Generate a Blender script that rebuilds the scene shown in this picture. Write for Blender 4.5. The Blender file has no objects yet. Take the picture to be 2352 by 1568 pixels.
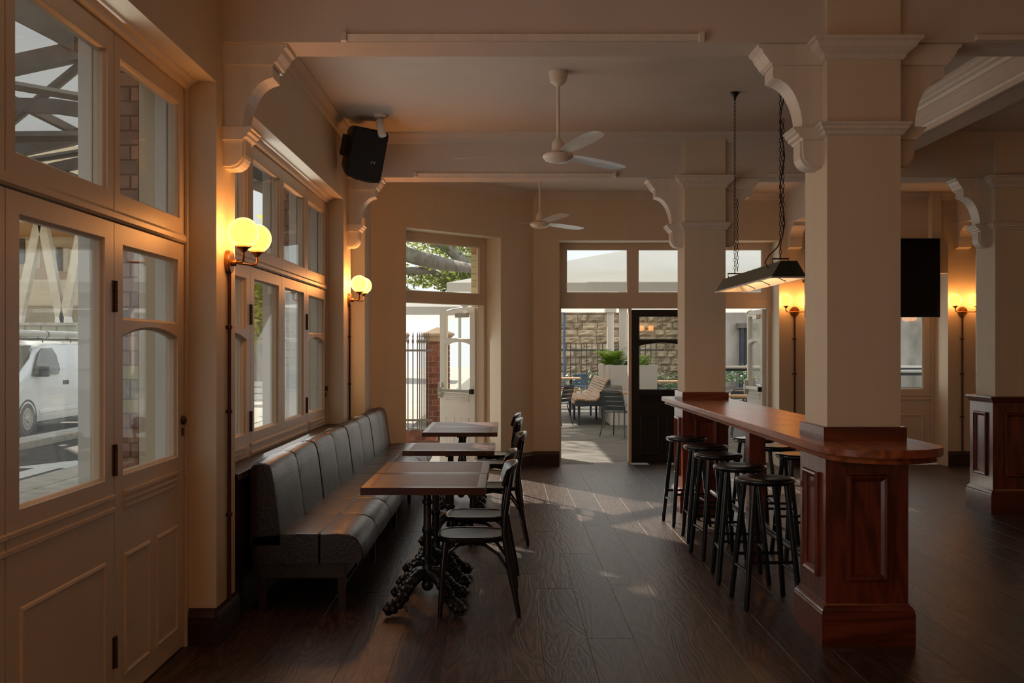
import bpy, bmesh, math, random
from mathutils import Vector, Matrix
R = math.radians
PI = math.pi
random.seed(7)
sc = bpy.context.scene
COL = sc.collection

# ------------------------------------------------------------------ camera
F_PX = 2320.0
cam_d = bpy.data.cameras.new('camera')
cam = bpy.data.objects.new('camera', cam_d)
COL.objects.link(cam)
cam.location = (0, 0, 1.53)
cam.rotation_euler = (R(90), 0, 0)
cam_d.sensor_width = 36.0
cam_d.lens = 36.0 * F_PX / 2352.0
cam_d.shift_x = 15.0 / 2352.0
cam_d.shift_y = 16.0 / 2352.0
cam_d.clip_start = 0.05
cam_d.clip_end = 300
sc.camera = cam

# ------------------------------------------------------------------ world, sun, daylight fill, exposure
SUN_ELEV, SKY_STRENGTH, SUN_STRENGTH = 30.0, 1.35, 9.0
world = bpy.data.worlds.new('world')
sc.world = world
world.use_nodes = True
_nt = world.node_tree
_bg = _nt.nodes['Background']
_sky = _nt.nodes.new('ShaderNodeTexSky')
_sky.sky_type = 'HOSEK_WILKIE'
_sky.turbidity = 6.0
_sky.ground_albedo = 0.4
_sky.sun_direction = Vector((-0.56 * math.cos(R(SUN_ELEV)), 0.83 * math.cos(R(SUN_ELEV)), math.sin(R(SUN_ELEV)))).normalized()
_mixs = _nt.nodes.new('ShaderNodeMix')
_mixs.data_type = 'RGBA'
_mixs.inputs[0].default_value = 0.72
_mixs.inputs[7].default_value = (0.95, 0.97, 1.0, 1)
_nt.links.new(_sky.outputs[0], _mixs.inputs[6])
_nt.links.new(_mixs.outputs[2], _bg.inputs[0])
_bg.inputs[1].default_value = SKY_STRENGTH
sun_d = bpy.data.lights.new('sun', 'SUN')
sun_d.energy = SUN_STRENGTH
sun_d.angle = R(0.8)
sun_d.color = (1.0, 0.90, 0.74)
sun = bpy.data.objects.new('sun', sun_d)
COL.objects.link(sun)
_tr = Vector((0.56 * math.cos(R(SUN_ELEV)), -0.83 * math.cos(R(SUN_ELEV)), -math.sin(R(SUN_ELEV))))
sun.rotation_euler = _tr.to_track_quat('-Z', 'Y').to_euler()


def area(name, loc, direction, sx, sy, energy, color):
    l = bpy.data.lights.new(name, 'AREA')
    l.shape = 'RECTANGLE'
    l.size, l.size_y = sx, sy
    l.energy = energy
    l.color = color
    o = bpy.data.objects.new(name, l)
    COL.objects.link(o)
    o.location = loc
    o.rotation_euler = Vector(direction).to_track_quat('-Z', 'Z').to_euler()
    return o


# area lights added in the openings, inside the glass, to boost the daylight
DAY = (0.97, 1.0, 0.97)
area('daylight_fill_street', (-1.60, 3.33, 1.95), (1, 0, 0), 3.6, 1.8, 20, DAY)
area('daylight_fill_street', (-1.60, 7.45, 2.05), (1, 0, 0), 3.5, 1.55, 25, DAY)
area('daylight_fill_street', (-1.60, -0.8, 1.95), (1, 0, 0), 3.4, 1.8, 6, DAY)
area('daylight_fill_corner', (-0.74, 12.28, 1.4), (0.7, -0.7, 0), 1.4, 2.5, 6.5, DAY)
area('daylight_fill_courtyard', (2.12, 13.40, 1.6), (0, -1, 0), 2.7, 2.5, 8, DAY)
area('daylight_fill_courtyard', (4.85, 13.40, 1.6), (0, -1, 0), 1.7, 1.2, 3, DAY)

sc.view_settings.view_transform = 'Standard'
sc.view_settings.look = 'None'
sc.view_settings.gamma = 1.0
sc.view_settings.use_curve_mapping = False
sc.view_settings.exposure = 0.0


# ------------------------------------------------------------------ materials
def new_mat(name):
    m = bpy.data.materials.new(name)
    m.use_nodes = True
    nt = m.node_tree
    return m, nt, nt.nodes['Principled BSDF']


def N(nt, kind, **kw):
    n = nt.nodes.new(kind)
    for k, v in kw.items():
        setattr(n, k, v)
    return n


def mat(name, c1, rough=0.5, c2=None, scale=6.0, stretch=(1, 1, 1), metal=0.0, bump=0.0, bscale=None, detail=4.0,
        spec=0.5, coat=0.0, rnd=0.0, rough2=None, distort=0.0, contrast=(0.35, 0.65)):
    """principled material whose colour wanders between c1 and c2 with stretched noise; rnd adds a per-object tone"""
    m, nt, p = new_mat(name)
    L = nt.links.new
    p.inputs['Roughness'].default_value = rough
    p.inputs['Metallic'].default_value = metal
    p.inputs['Specular IOR Level'].default_value = spec
    p.inputs['Coat Weight'].default_value = coat
    p.inputs['Coat Roughness'].default_value = 0.12
    p.inputs['Base Color'].default_value = (*c1, 1)
    if c2 is None and bump == 0 and rnd == 0:
        return m
    tc = N(nt, 'ShaderNodeTexCoord')
    mp = N(nt, 'ShaderNodeMapping')
    mp.inputs['Scale'].default_value = stretch
    L(tc.outputs['Object'], mp.inputs['Vector'])
    if rnd:
        oi = N(nt, 'ShaderNodeObjectInfo')
        cmb = N(nt, 'ShaderNodeCombineXYZ')
        mul = N(nt, 'ShaderNodeMath', operation='MULTIPLY')
        mul.inputs[1].default_value = 37.0
        L(oi.outputs['Random'], mul.inputs[0])
        for i in range(3):
            L(mul.outputs[0], cmb.inputs[i])
        L(cmb.outputs[0], mp.inputs['Location'])
    nz = N(nt, 'ShaderNodeTexNoise')
    nz.inputs['Scale'].default_value = scale
    nz.inputs['Detail'].default_value = detail
    nz.inputs['Distortion'].default_value = distort
    L(mp.outputs[0], nz.inputs['Vector'])
    if c2 is not None:
        rp = N(nt, 'ShaderNodeValToRGB')
        rp.color_ramp.elements[0].position = contrast[0]
        rp.color_ramp.elements[1].position = contrast[1]
        rp.color_ramp.elements[0].color = (*c1, 1)
        rp.color_ramp.elements[1].color = (*c2, 1)
        L(nz.outputs['Fac'], rp.inputs['Fac'])
        out = rp.outputs['Color']
        if rnd:
            hs = N(nt, 'ShaderNodeHueSaturation')
            mr = N(nt, 'ShaderNodeMapRange')
            mr.inputs['To Min'].default_value = 1.0 - rnd
            mr.inputs['To Max'].default_value = 1.0 + rnd
            L(oi.outputs['Random'], mr.inputs['Value'])
            L(mr.outputs[0], hs.inputs['Value'])
            L(out, hs.inputs['Color'])
            out = hs.outputs['Color']
        L(out, p.inputs['Base Color'])
    if rough2 is not None:
        mr2 = N(nt, 'ShaderNodeMapRange')
        mr2.inputs['To Min'].default_value = rough
        mr2.inputs['To Max'].default_value = rough2
        L(nz.outputs['Fac'], mr2.inputs['Value'])
        L(mr2.outputs[0], p.inputs['Roughness'])
    if bump:
        bz = nz
        if bscale:
            bz = N(nt, 'ShaderNodeTexNoise')
            bz.inputs['Scale'].default_value = bscale
            bz.inputs['Detail'].default_value = 5.0
            L(mp.outputs[0], bz.inputs['Vector'])
        b = N(nt, 'ShaderNodeBump')
        b.inputs['Strength'].default_value = bump
        b.inputs['Distance'].default_value = 0.01
        L(bz.outputs['Fac'], b.inputs['Height'])
        L(b.outputs[0], p.inputs['Normal'])
    return m


def wood(name, dark, light, rough=0.4, axis='Y', scale=5.0, rnd=0.12, coat=0.0, bump=0.15, spec=0.5, gscale=1.0):
    """timber: growth-ring bands (distorted wave) plus fine fibres, grain running along one axis"""
    m, nt, p = new_mat(name)
    L = nt.links.new
    p.inputs['Roughness'].default_value = rough
    p.inputs['Coat Weight'].default_value = coat
    p.inputs['Coat Roughness'].default_value = 0.15
    p.inputs['Specular IOR Level'].default_value = spec
    tc = N(nt, 'ShaderNodeTexCoord')
    mp = N(nt, 'ShaderNodeMapping')
    s = [1.0, 1.0, 1.0]
    s['XYZ'.index(axis)] = 0.12
    mp.inputs['Scale'].default_value = s
    L(tc.outputs['Object'], mp.inputs['Vector'])
    oi = N(nt, 'ShaderNodeObjectInfo')
    mul = N(nt, 'ShaderNodeMath', operation='MULTIPLY')
    mul.inputs[1].default_value = 53.0
    L(oi.outputs['Random'], mul.inputs[0])
    cmb = N(nt, 'ShaderNodeCombineXYZ')
    for i in range(3):
        L(mul.outputs[0], cmb.inputs[i])
    L(cmb.outputs[0], mp.inputs['Location'])
    nz = N(nt, 'ShaderNodeTexNoise')
    nz.inputs['Scale'].default_value = scale
    nz.inputs['Detail'].default_value = 3.0
    nz.inputs['Distortion'].default_value = 0.6
    L(mp.outputs[0], nz.inputs['Vector'])
    rings = N(nt, 'ShaderNodeMath', operation='MULTIPLY')
    rings.inputs[1].default_value = 9.0 * gscale
    L(nz.outputs['Fac'], rings.inputs[0])
    fr = N(nt, 'ShaderNodeMath', operation='PINGPONG')
    fr.inputs[1].default_value = 0.5
    L(rings.outputs[0], fr.inputs[0])
    fine = N(nt, 'ShaderNodeTexNoise')
    fine.inputs['Scale'].default_value = scale * 16
    fine.inputs['Detail'].default_value = 2.0
    L(mp.outputs[0], fine.inputs['Vector'])
    add = N(nt, 'ShaderNodeMath', operation='MULTIPLY_ADD')
    add.inputs[1].default_value = 0.9
    L(fr.outputs[0], add.inputs[0])
    fm = N(nt, 'ShaderNodeMath', operation='MULTIPLY')
    fm.inputs[1].default_value = 0.55
    L(fine.outputs['Fac'], fm.inputs[0])
    L(fm.outputs[0], add.inputs[2])
    rp = N(nt, 'ShaderNodeValToRGB')
    rp.color_ramp.elements[0].position = 0.2
    rp.color_ramp.elements[1].position = 0.75
    rp.color_ramp.elements[0].color = (*dark, 1)
    rp.color_ramp.elements[1].color = (*light, 1)
    L(add.outputs[0], rp.inputs['Fac'])
    hs = N(nt, 'ShaderNodeHueSaturation')
    mr = N(nt, 'ShaderNodeMapRange')
    mr.inputs['To Min'].default_value = 1.0 - rnd
    mr.inputs['To Max'].default_value = 1.0 + rnd
    L(oi.outputs['Random'], mr.inputs['Value'])
    L(mr.outputs[0], hs.inputs['Value'])
    L(rp.outputs['Color'], hs.inputs['Color'])
    L(hs.outputs['Color'], p.inputs['Base Color'])
    b = N(nt, 'ShaderNodeBump')
    b.inputs['Strength'].default_value = bump
    b.inputs['Distance'].default_value = 0.004
    L(add.outputs[0], b.inputs['Height'])
    L(b.outputs[0], p.inputs['Normal'])
    return m


def emit(name, col, strength):
    m, nt, p = new_mat(name)
    p.inputs['Base Color'].default_value = (*[min(1, c) for c in col], 1)
    p.inputs['Emission Color'].default_value = (*col, 1)
    p.inputs['Emission Strength'].default_value = strength
    p.inputs['Roughness'].default_value = 0.3
    return m


def glass_mat(name, tint=(0.97, 0.99, 0.98), refl=1.0):
    m = bpy.data.materials.new(name)
    m.use_nodes = True
    nt = m.node_tree
    nt.nodes.clear()
    out = N(nt, 'ShaderNodeOutputMaterial')
    t = N(nt, 'ShaderNodeBsdfTransparent')
    t.inputs[0].default_value = (*tint, 1)
    g = N(nt, 'ShaderNodeBsdfGlossy')
    g.inputs['Roughness'].default_value = 0.02
    fr = N(nt, 'ShaderNodeFresnel')
    # the pane has two faces: keep the same air-to-glass reflectance on the far one
    geo = N(nt, 'ShaderNodeNewGeometry')
    ior = N(nt, 'ShaderNodeMapRange')
    ior.inputs['To Min'].default_value = 1.5
    ior.inputs['To Max'].default_value = 1.0 / 1.5
    nt.links.new(geo.outputs['Backfacing'], ior.inputs['Value'])
    nt.links.new(ior.outputs[0], fr.inputs['IOR'])
    mu = N(nt, 'ShaderNodeMath', operation='MULTIPLY')
    mu.inputs[1].default_value = refl
    mx = N(nt, 'ShaderNodeMixShader')
    nt.links.new(fr.outputs[0], mu.inputs[0])
    nt.links.new(mu.outputs[0], mx.inputs[0])
    nt.links.new(t.outputs[0], mx.inputs[1])
    nt.links.new(g.outputs[0], mx.inputs[2])
    nt.links.new(mx.outputs[0], out.inputs[0])
    return m


M = {}
M['wall'] = mat('plaster_cream', (0.635, 0.545, 0.405), 0.6, (0.655, 0.565, 0.425), 2.0, (4, 4, 0.6), bump=0.12, bscale=9)
M['ceiling'] = mat('ceiling_paint', (0.58, 0.52, 0.45), 0.75, (0.63, 0.565, 0.49), 1.5)
M['trim'] = mat('gloss_cream_paint', (0.66, 0.60, 0.51), 0.38, (0.71, 0.65, 0.56), 4.0, (5, 5, 0.5), bump=0.06, bscale=12)
M['joinery'] = mat('joinery_paint', (0.64, 0.545, 0.44), 0.42, (0.66, 0.565, 0.46), 3.0, (3, 3, 0.6), bump=0.04, bscale=14)
M['joinery_white'] = mat('outside_white_paint', (0.74, 0.75, 0.73), 0.35, (0.80, 0.81, 0.79), 3.0)
M['door_black'] = mat('black_door_paint', (0.008, 0.011, 0.011), 0.35, (0.012, 0.016, 0.016), 4.0)
M['skirting'] = mat('dark_skirting', (0.022, 0.010, 0.007), 0.35, (0.035, 0.014, 0.009), 8.0, (1, 1, 8))
M['floor'] = wood('oak_floor_dark', (0.018, 0.010, 0.008), (0.078, 0.046, 0.033), 0.42, 'Y', 5.0, 0.38, bump=0.35, spec=0.42, gscale=1.6)
M['floor_base'] = mat('floor_joint', (0.17, 0.13, 0.10), 0.7)
M['mahogany'] = wood('mahogany', (0.065, 0.009, 0.004), (0.19, 0.034, 0.014), 0.28, 'Z', 4.0, 0.08, coat=0.4, bump=0.08)
M['mahogany_y'] = wood('mahogany_long', (0.15, 0.036, 0.013), (0.38, 0.110, 0.036), 0.30, 'Y', 3.0, 0.05, coat=0.08, bump=0.04, spec=0.28)
M['mahogany_x'] = wood('mahogany_cross', (0.06, 0.009, 0.004), (0.17, 0.030, 0.013), 0.28, 'X', 4.0, 0.08, coat=0.4, bump=0.08)
M['table_top'] = wood('table_veneer', (0.075, 0.030, 0.021), (0.125, 0.052, 0.036), 0.42, 'X', 4.0, 0.06, bump=0.03, spec=0.28)
M['table_edge'] = wood('table_edging', (0.035, 0.009, 0.006), (0.075, 0.020, 0.012), 0.30, 'X', 4.0, 0.06, bump=0.04, spec=0.4)
M['ledge'] = wood('ledge_timber', (0.012, 0.007, 0.005), (0.030, 0.016, 0.011), 0.42, 'Y', 4.0, 0.05)
M['leather'] = mat('brown_leather', (0.014, 0.007, 0.006), 0.28, (0.024, 0.012, 0.010), 7.0, bump=0.22, bscale=60, spec=0.55, rough2=0.42)
M['piping'] = mat('leather_piping', (0.016, 0.008, 0.006), 0.35)
M['stool'] = mat('black_lacquer', (0.006, 0.009, 0.011), 0.26, (0.010, 0.014, 0.017), 9.0, spec=0.6)
M['bentwood'] = mat('black_bentwood', (0.010, 0.008, 0.007), 0.20, (0.016, 0.012, 0.010), 6.0, spec=0.6)
M['chair_seat'] = mat('black_seat_ply', (0.022, 0.019, 0.017), 0.30, (0.034, 0.030, 0.026), 5.0, spec=0.6)
M['iron'] = mat('cast_iron_black', (0.008, 0.008, 0.009), 0.38, (0.013, 0.012, 0.012), 30, bump=0.2, spec=0.5)
M['brass'] = mat('aged_brass', (0.30, 0.15, 0.055), 0.38, (0.20, 0.09, 0.035), 20, metal=0.9)
M['hinge'] = mat('bronze_hinge', (0.075, 0.045, 0.028), 0.45, (0.11, 0.07, 0.045), 40, metal=0.6)
M['conduit'] = mat('copper_brown_pipe', (0.055, 0.016, 0.009), 0.4, (0.08, 0.025, 0.014), 12, metal=0.3)
M['chrome'] = mat('satin_steel', (0.62, 0.61, 0.58), 0.28, metal=1.0)
M['globe'] = emit('opal_globe_lit', (1.0, 0.70, 0.115), 1.08)
M['globe'].node_tree.nodes['Principled BSDF'].inputs['Base Color'].default_value = (0.08, 0.06, 0.02, 1)
M['tube'] = emit('tube_lit', (1.0, 0.62, 0.30), 10.0)
M['glass'] = glass_mat('window_glass', refl=0.7)
M['enamel_green'] = mat('green_enamel', (0.070, 0.075, 0.050), 0.38, (0.115, 0.12, 0.085), 9, (1, 6, 1), metal=0.3)
M['enamel_dark'] = mat('green_enamel_rusted', (0.010, 0.018, 0.011), 0.4, (0.10, 0.035, 0.012), 9, contrast=(0.62, 0.75))
M['enamel_white'] = mat('white_enamel', (0.72, 0.66, 0.58), 0.4)
M['chain'] = mat('dark_chain', (0.035, 0.028, 0.022), 0.4, metal=0.7)
M['cable'] = mat('red_black_flex', (0.05, 0.010, 0.008), 0.6, (0.01, 0.008, 0.008), 90)
M['fan'] = mat('fan_cream', (0.68, 0.60, 0.50), 0.35, (0.72, 0.64, 0.54), 5)
M['fan_metal'] = mat('fan_blade_metal', (0.66, 0.64, 0.60), 0.30, (0.72, 0.70, 0.66), 5, (1, 6, 1), metal=0.35)
M['black'] = mat('black_plastic', (0.004, 0.004, 0.005), 0.45)
M['grille'] = mat('speaker_grille', (0.003, 0.004, 0.005), 0.6, (0.008, 0.009, 0.011), 300)
M['screen'] = mat('tv_screen', (0.002, 0.002, 0.003), 0.05, spec=0.3)
M['logo'] = mat('pale_logo', (0.55, 0.55, 0.52), 0.4)
M['lens'] = mat('lamp_lens', (0.8, 0.78, 0.74), 0.15)
# outdoors
M['brick'] = mat('red_brick', (0.19, 0.062, 0.040), 0.75, (0.27, 0.10, 0.066), 9, bump=0.3, bscale=40, rnd=0.35)
M['mortar'] = mat('mortar', (0.42, 0.33, 0.26), 0.9, (0.50, 0.41, 0.33), 20)
M['sandstone_cap'] = mat('sandstone_cap', (0.42, 0.31, 0.22), 0.85, (0.52, 0.40, 0.29), 5, bump=0.2)
M['tile_brown'] = mat('glazed_tile_brown', (0.24, 0.10, 0.055), 0.2, (0.38, 0.19, 0.11), 5, rnd=0.30, spec=0.6)
M['tile_cream'] = mat('glazed_tile_cream', (0.52, 0.47, 0.33), 0.2, (0.62, 0.57, 0.42), 5, rnd=0.18, spec=0.6)
M['tile_yellow'] = mat('glazed_tile_olive', (0.36, 0.30, 0.10), 0.2, (0.43, 0.37, 0.15), 5, rnd=0.1, spec=0.6)
M['tile_relief'] = mat('relief_tile', (0.30, 0.24, 0.18), 0.25, (0.42, 0.36, 0.28), 14, bump=1.0, bscale=26, distort=2.0)
M['stone'] = mat('sandstone_block', (0.36, 0.27, 0.165), 0.9, (0.62, 0.50, 0.34), 2.2, bump=0.9, bscale=7, rnd=0.26)
M['stone_joint'] = mat('stone_joint', (0.20, 0.155, 0.11), 0.95, (0.27, 0.21, 0.15), 8)
M['grey_rock'] = mat('weathered_rock_wall', (0.30, 0.265, 0.215), 0.9, (0.60, 0.55, 0.475), 1.3, (1, 1, 0.5), bump=0.8, bscale=4)
M['paving'] = mat('courtyard_paving', (0.10, 0.092, 0.080), 0.8, (0.165, 0.152, 0.132), 3, bump=0.2, bscale=30)
M['asphalt'] = mat('asphalt', (0.058, 0.054, 0.049), 0.9, (0.085, 0.079, 0.072), 6, bump=0.3, bscale=120)
M['concrete'] = mat('concrete', (0.34, 0.32, 0.285), 0.85, (0.44, 0.415, 0.37), 4, bump=0.2, bscale=50)
M['white_mark'] = mat('road_paint', (0.62, 0.62, 0.60), 0.8, (0.5, 0.5, 0.48), 12)
M['van'] = mat('van_white', (0.66, 0.68, 0.70), 0.25, (0.70, 0.72, 0.735), 2, coat=0.6)
M['van_glass'] = mat('van_glass', (0.045, 0.045, 0.036), 0.08, (0.10, 0.095, 0.07), 2.5, spec=0.7)
M['van_trim'] = mat('van_black_trim', (0.025, 0.025, 0.027), 0.5, (0.045, 0.045, 0.048), 14)
M['van_grey'] = mat('van_grey_bumper', (0.17, 0.165, 0.16), 0.6)
M['tyre'] = mat('tyre', (0.055, 0.05, 0.045), 0.85, (0.10, 0.09, 0.08), 14)
M['rim'] = mat('steel_rim', (0.42, 0.40, 0.37), 0.4, metal=0.5)
M['lamp_clear'] = mat('headlamp', (0.55, 0.56, 0.55), 0.1, (0.2, 0.2, 0.2), 12)
M['ochre'] = mat('ochre_render', (0.60, 0.50, 0.34), 0.8, (0.68, 0.58, 0.42), 2)
M['ochre_pale'] = mat('pale_render', (0.76, 0.68, 0.52), 0.8, (0.84, 0.77, 0.62), 2)
M['soffit_orange'] = mat('timber_soffit', (0.52, 0.26, 0.10), 0.6, (0.60, 0.33, 0.14), 3, (1, 8, 1))
M['strut'] = mat('pale_strut', (0.52, 0.46, 0.36), 0.6, (0.60, 0.54, 0.43), 3)
M['strut_white'] = mat('strut_foot_white', (0.80, 0.78, 0.72), 0.6)
M['window_dark'] = mat('dark_window', (0.05, 0.06, 0.05), 0.15, (0.10, 0.11, 0.09), 2)
M['louvre'] = mat('louvre', (0.42, 0.34, 0.20), 0.6)
M['parapet'] = mat('green_parapet', (0.30, 0.31, 0.23), 0.7, (0.36, 0.37, 0.29), 3)
M['iron_roof'] = mat('translucent_sheeting', (0.55, 0.54, 0.52), 0.45, (0.62, 0.61, 0.59), 3)
M['steel_dark'] = mat('painted_steel', (0.17, 0.145, 0.125), 0.5, (0.22, 0.19, 0.165), 6)
M['canvas'] = mat('white_canvas', (0.56, 0.57, 0.585), 0.85, (0.60, 0.61, 0.625), 1.5)
M['pole_white'] = mat('white_post', (0.74, 0.71, 0.65), 0.45)
M['planter'] = mat('planter_render', (0.62, 0.585, 0.54), 0.75, (0.68, 0.645, 0.60), 2)
M['soil'] = mat('soil', (0.05, 0.035, 0.022), 0.95, (0.09, 0.065, 0.04), 20)
M['slat_wood'] = wood('teak_slat', (0.34, 0.19, 0.10), (0.56, 0.36, 0.20), 0.55, 'Y', 4, 0.15)
M['teak_top'] = wood('teak_top', (0.38, 0.20, 0.10), (0.55, 0.33, 0.18), 0.5, 'X', 4, 0.1)
M['metal_navy'] = mat('navy_metal', (0.035, 0.050, 0.060), 0.4, (0.050, 0.068, 0.080), 6, spec=0.5)
M['metal_blue'] = mat('blue_metal', (0.060, 0.10, 0.17), 0.45, (0.09, 0.14, 0.22), 6)
M['bark'] = mat('fig_bark', (0.24, 0.215, 0.185), 0.85, (0.36, 0.33, 0.29), 3, (3, 3, 1), bump=0.5)
M['leaf'] = mat('fig_leaf', (0.075, 0.105, 0.035), 0.5, (0.20, 0.24, 0.075), 1.8)
M['leaf_pale'] = mat('plane_tree_leaf', (0.22, 0.28, 0.05), 0.5, (0.55, 0.58, 0.15), 1.6)
M['fern'] = mat('fern_leaf', (0.08, 0.20, 0.018), 0.5, (0.23, 0.38, 0.05), 4)
M['shrub'] = mat('shrub_leaf', (0.06, 0.14, 0.045), 0.55, (0.16, 0.27, 0.11), 5)
M['red_sign'] = mat('red_canopy', (0.60, 0.03, 0.025), 0.6)
M['gate_wood'] = mat('weathered_gate', (0.14, 0.13, 0.115), 0.8, (0.23, 0.215, 0.19), 6, (8, 8, 1))


# leaves and canvas let some of the light through
def add_translucency(m, col, fac):
    nt = m.node_tree
    p = nt.nodes['Principled BSDF']
    out = nt.nodes['Material Output']
    t = N(nt, 'ShaderNodeBsdfTranslucent')
    t.inputs[0].default_value = (*col, 1)
    mx = N(nt, 'ShaderNodeMixShader')
    mx.inputs[0].default_value = fac
    nt.links.new(p.outputs[0], mx.inputs[1])
    nt.links.new(t.outputs[0], mx.inputs[2])
    nt.links.new(mx.outputs[0], out.inputs[0])


add_translucency(M['leaf'], (0.40, 0.44, 0.12), 0.40)
add_translucency(M['iron_roof'], (0.85, 0.85, 0.84), 0.65)
add_translucency(M['leaf_pale'], (0.75, 0.75, 0.22), 0.45)
add_translucency(M['fern'], (0.40, 0.55, 0.07), 0.4)
add_translucency(M['canvas'], (0.9, 0.88, 0.86), 0.35)


# ------------------------------------------------------------------ mesh helpers
class MB:
    def __init__(self):
        self.bm = bmesh.new()

    def v(self, p):
        return self.bm.verts.new(p)

    def face(self, vs):
        try:
            return self.bm.faces.new(vs)
        except ValueError:
            return None

    def box(self, x0, x1, y0, y1, z0, z1, bev=0.0):
        b = bmesh.new() if bev else self.bm
        vs = [b.verts.new((x, y, z)) for x in (x0, x1) for y in (y0, y1) for z in (z0, z1)]
        for f in ((0, 1, 3, 2), (4, 6, 7, 5), (0, 4, 5, 1), (2, 3, 7, 6), (0, 2, 6, 4), (1, 5, 7, 3)):
            b.faces.new([vs[i] for i in f])
        if bev:
            bmesh.ops.bevel(b, geom=b.edges[:], offset=bev, segments=2, affect='EDGES', profile=0.6)
            self._merge(b)
        return self

    def _merge(self, b):
        me = bpy.data.meshes.new('tmp')
        b.to_mesh(me)
        b.free()
        self.bm.from_mesh(me)
        bpy.data.meshes.remove(me)

    def prism(self, prof, axis, a0, a1):
        def P(q, a):
            return {'x': (a, q[0], q[1]), 'y': (q[0], a, q[1]), 'z': (q[0], q[1], a)}[axis]
        A = [self.v(P(q, a0)) for q in prof]
        B = [self.v(P(q, a1)) for q in prof]
        n = len(prof)
        for i in range(n):
            self.face([A[i], A[(i + 1) % n], B[(i + 1) % n], B[i]])
        self.face(A[::-1])
        self.face(B)
        return self

    def loops(self, polys, closed=True, cap0=False, cap1=False):
        """skin a list of closed polylines (same count); closed joins last to first"""
        rows = [[self.v(p) for p in poly] for poly in polys]
        m = len(rows)
        for k in range(m if closed else m - 1):
            A, B = rows[k], rows[(k + 1) % m]
            n = len(A)
            for i in range(n):
                self.face([A[i], A[(i + 1) % n], B[(i + 1) % n], B[i]])
        if cap0:
            self.face(rows[0][::-1])
        if cap1:
            self.face(rows[-1])
        return self

    def rects(self, rs, closed=True, cap0=False, cap1=False):
        """rectangles (x0,x1,z0,z1,y) in the xz plane"""
        return self.loops([[(a, y, c), (b, y, c), (b, y, d), (a, y, d)] for a, b, c, d, y in rs], closed, cap0, cap1)

    def ring(self, x0, x1, y0, y1, prof):
        """mitred moulding round a rectangular shaft, prof = (projection, z)"""
        return self.loops([[(x0 - o, y0 - o, z), (x1 + o, y0 - o, z), (x1 + o, y1 + o, z), (x0 - o, y1 + o, z)] for o, z in prof], True)

    def lathe(self, prof, c=(0, 0, 0), n=20, axis='z'):
        rows = []
        for r, h in prof:
            row = []
            for i in range(n):
                a = 2 * PI * i / n
                q = (r * math.cos(a), r * math.sin(a), h)
                if axis == 'x':
                    q = (h, q[0], q[1])
                elif axis == 'y':
                    q = (q[0], h, q[1])
                row.append((c[0] + q[0], c[1] + q[1], c[2] + q[2]))
            rows.append(row)
        return self.loops(rows, False, True, True)

    def tube(self, pts, r, n=10, cap=True):
        pts = [Vector(p) for p in pts]
        rs = r if isinstance(r, (list, tuple)) else [r] * len(pts)
        rows = []
        up = None
        for i, p in enumerate(pts):
            t = (pts[min(i + 1, len(pts) - 1)] - pts[max(i - 1, 0)]).normalized()
            if up is None:
                up = Vector((0, 0, 1)) if abs(t.z) < 0.9 else Vector((1, 0, 0))
            s = t.cross(up).normalized()
            up = s.cross(t).normalized()
            rows.append([p + (s * math.cos(2 * PI * k / n) + up * math.sin(2 * PI * k / n)) * rs[i] for k in range(n)])
        return self.loops(rows, False, cap, cap)

    def sphere(self, c, r, n=20, m=12, sx=1, sy=1, sz=1):
        rows = []
        for j in range(1, m):
            t = PI * j / m
            rows.append([(c[0] + sx * r * math.sin(t) * math.cos(2 * PI * i / n), c[1] + sy * r * math.sin(t) * math.sin(2 * PI * i / n), c[2] - sz * r * math.cos(t)) for i in range(n)])
        vs = [[self.v(p) for p in row] for row in rows]
        for k in range(len(vs) - 1):
            for i in range(n):
                self.face([vs[k][i], vs[k][(i + 1) % n], vs[k + 1][(i + 1) % n], vs[k + 1][i]])
        b = self.v((c[0], c[1], c[2] - sz * r))
        t = self.v((c[0], c[1], c[2] + sz * r))
        for i in range(n):
            self.face([b, vs[0][(i + 1) % n], vs[0][i]])
            self.face([t, vs[-1][i], vs[-1][(i + 1) % n]])
        return self

    def build(self, name, m, parent=None, loc=None, smooth=False, bev=0.0, rotz=None):
        bm = self.bm
        if bev:
            es = [e for e in bm.edges if len(e.link_faces) == 2 and e.calc_face_angle(0) > 0.5]
            bmesh.ops.bevel(bm, geom=es, offset=bev, segments=2, affect='EDGES', profile=0.6)
        bmesh.ops.recalc_face_normals(bm, faces=bm.faces[:])
        me = bpy.data.meshes.new(name)
        bm.to_mesh(me)
        bm.free()
        me.materials.append(M[m] if isinstance(m, str) else m)
        if smooth:
            me.polygons.foreach_set('use_smooth', [True] * len(me.polygons))
            try:
                me.set_sharp_from_angle(angle=R(smooth if smooth is not True else 40))
            except Exception:
                pass
        return link(name, me, parent, loc, rotz)


def link(name, me, parent=None, loc=None, rotz=None):
    o = bpy.data.objects.new(name, me)
    COL.objects.link(o)
    if loc is not None:
        o.location = loc
    if rotz is not None:
        o.rotation_euler = (0, 0, rotz)
    if parent is not None:
        o.parent = parent
        if loc is None:
            # the shape was written in the room's own coordinates: keep it there
            o.matrix_parent_inverse = Matrix.Translation(-world_loc(parent))
    return o


def world_loc(o):
    v = Vector(o.location) if o.matrix_parent_inverse.is_identity or o.parent is None else Vector((0, 0, 0))
    if o.parent is None:
        return Vector(o.location)
    if not o.matrix_parent_inverse.is_identity:
        return Vector((0, 0, 0))
    return v + world_loc(o.parent)


def tag(o, label=None, cat=None, group=None, kind=None):
    if label:
        o['label'] = label
    if cat:
        o['category'] = cat
    if group:
        o['group'] = group
    if kind:
        o['kind'] = kind
    return o


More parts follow.
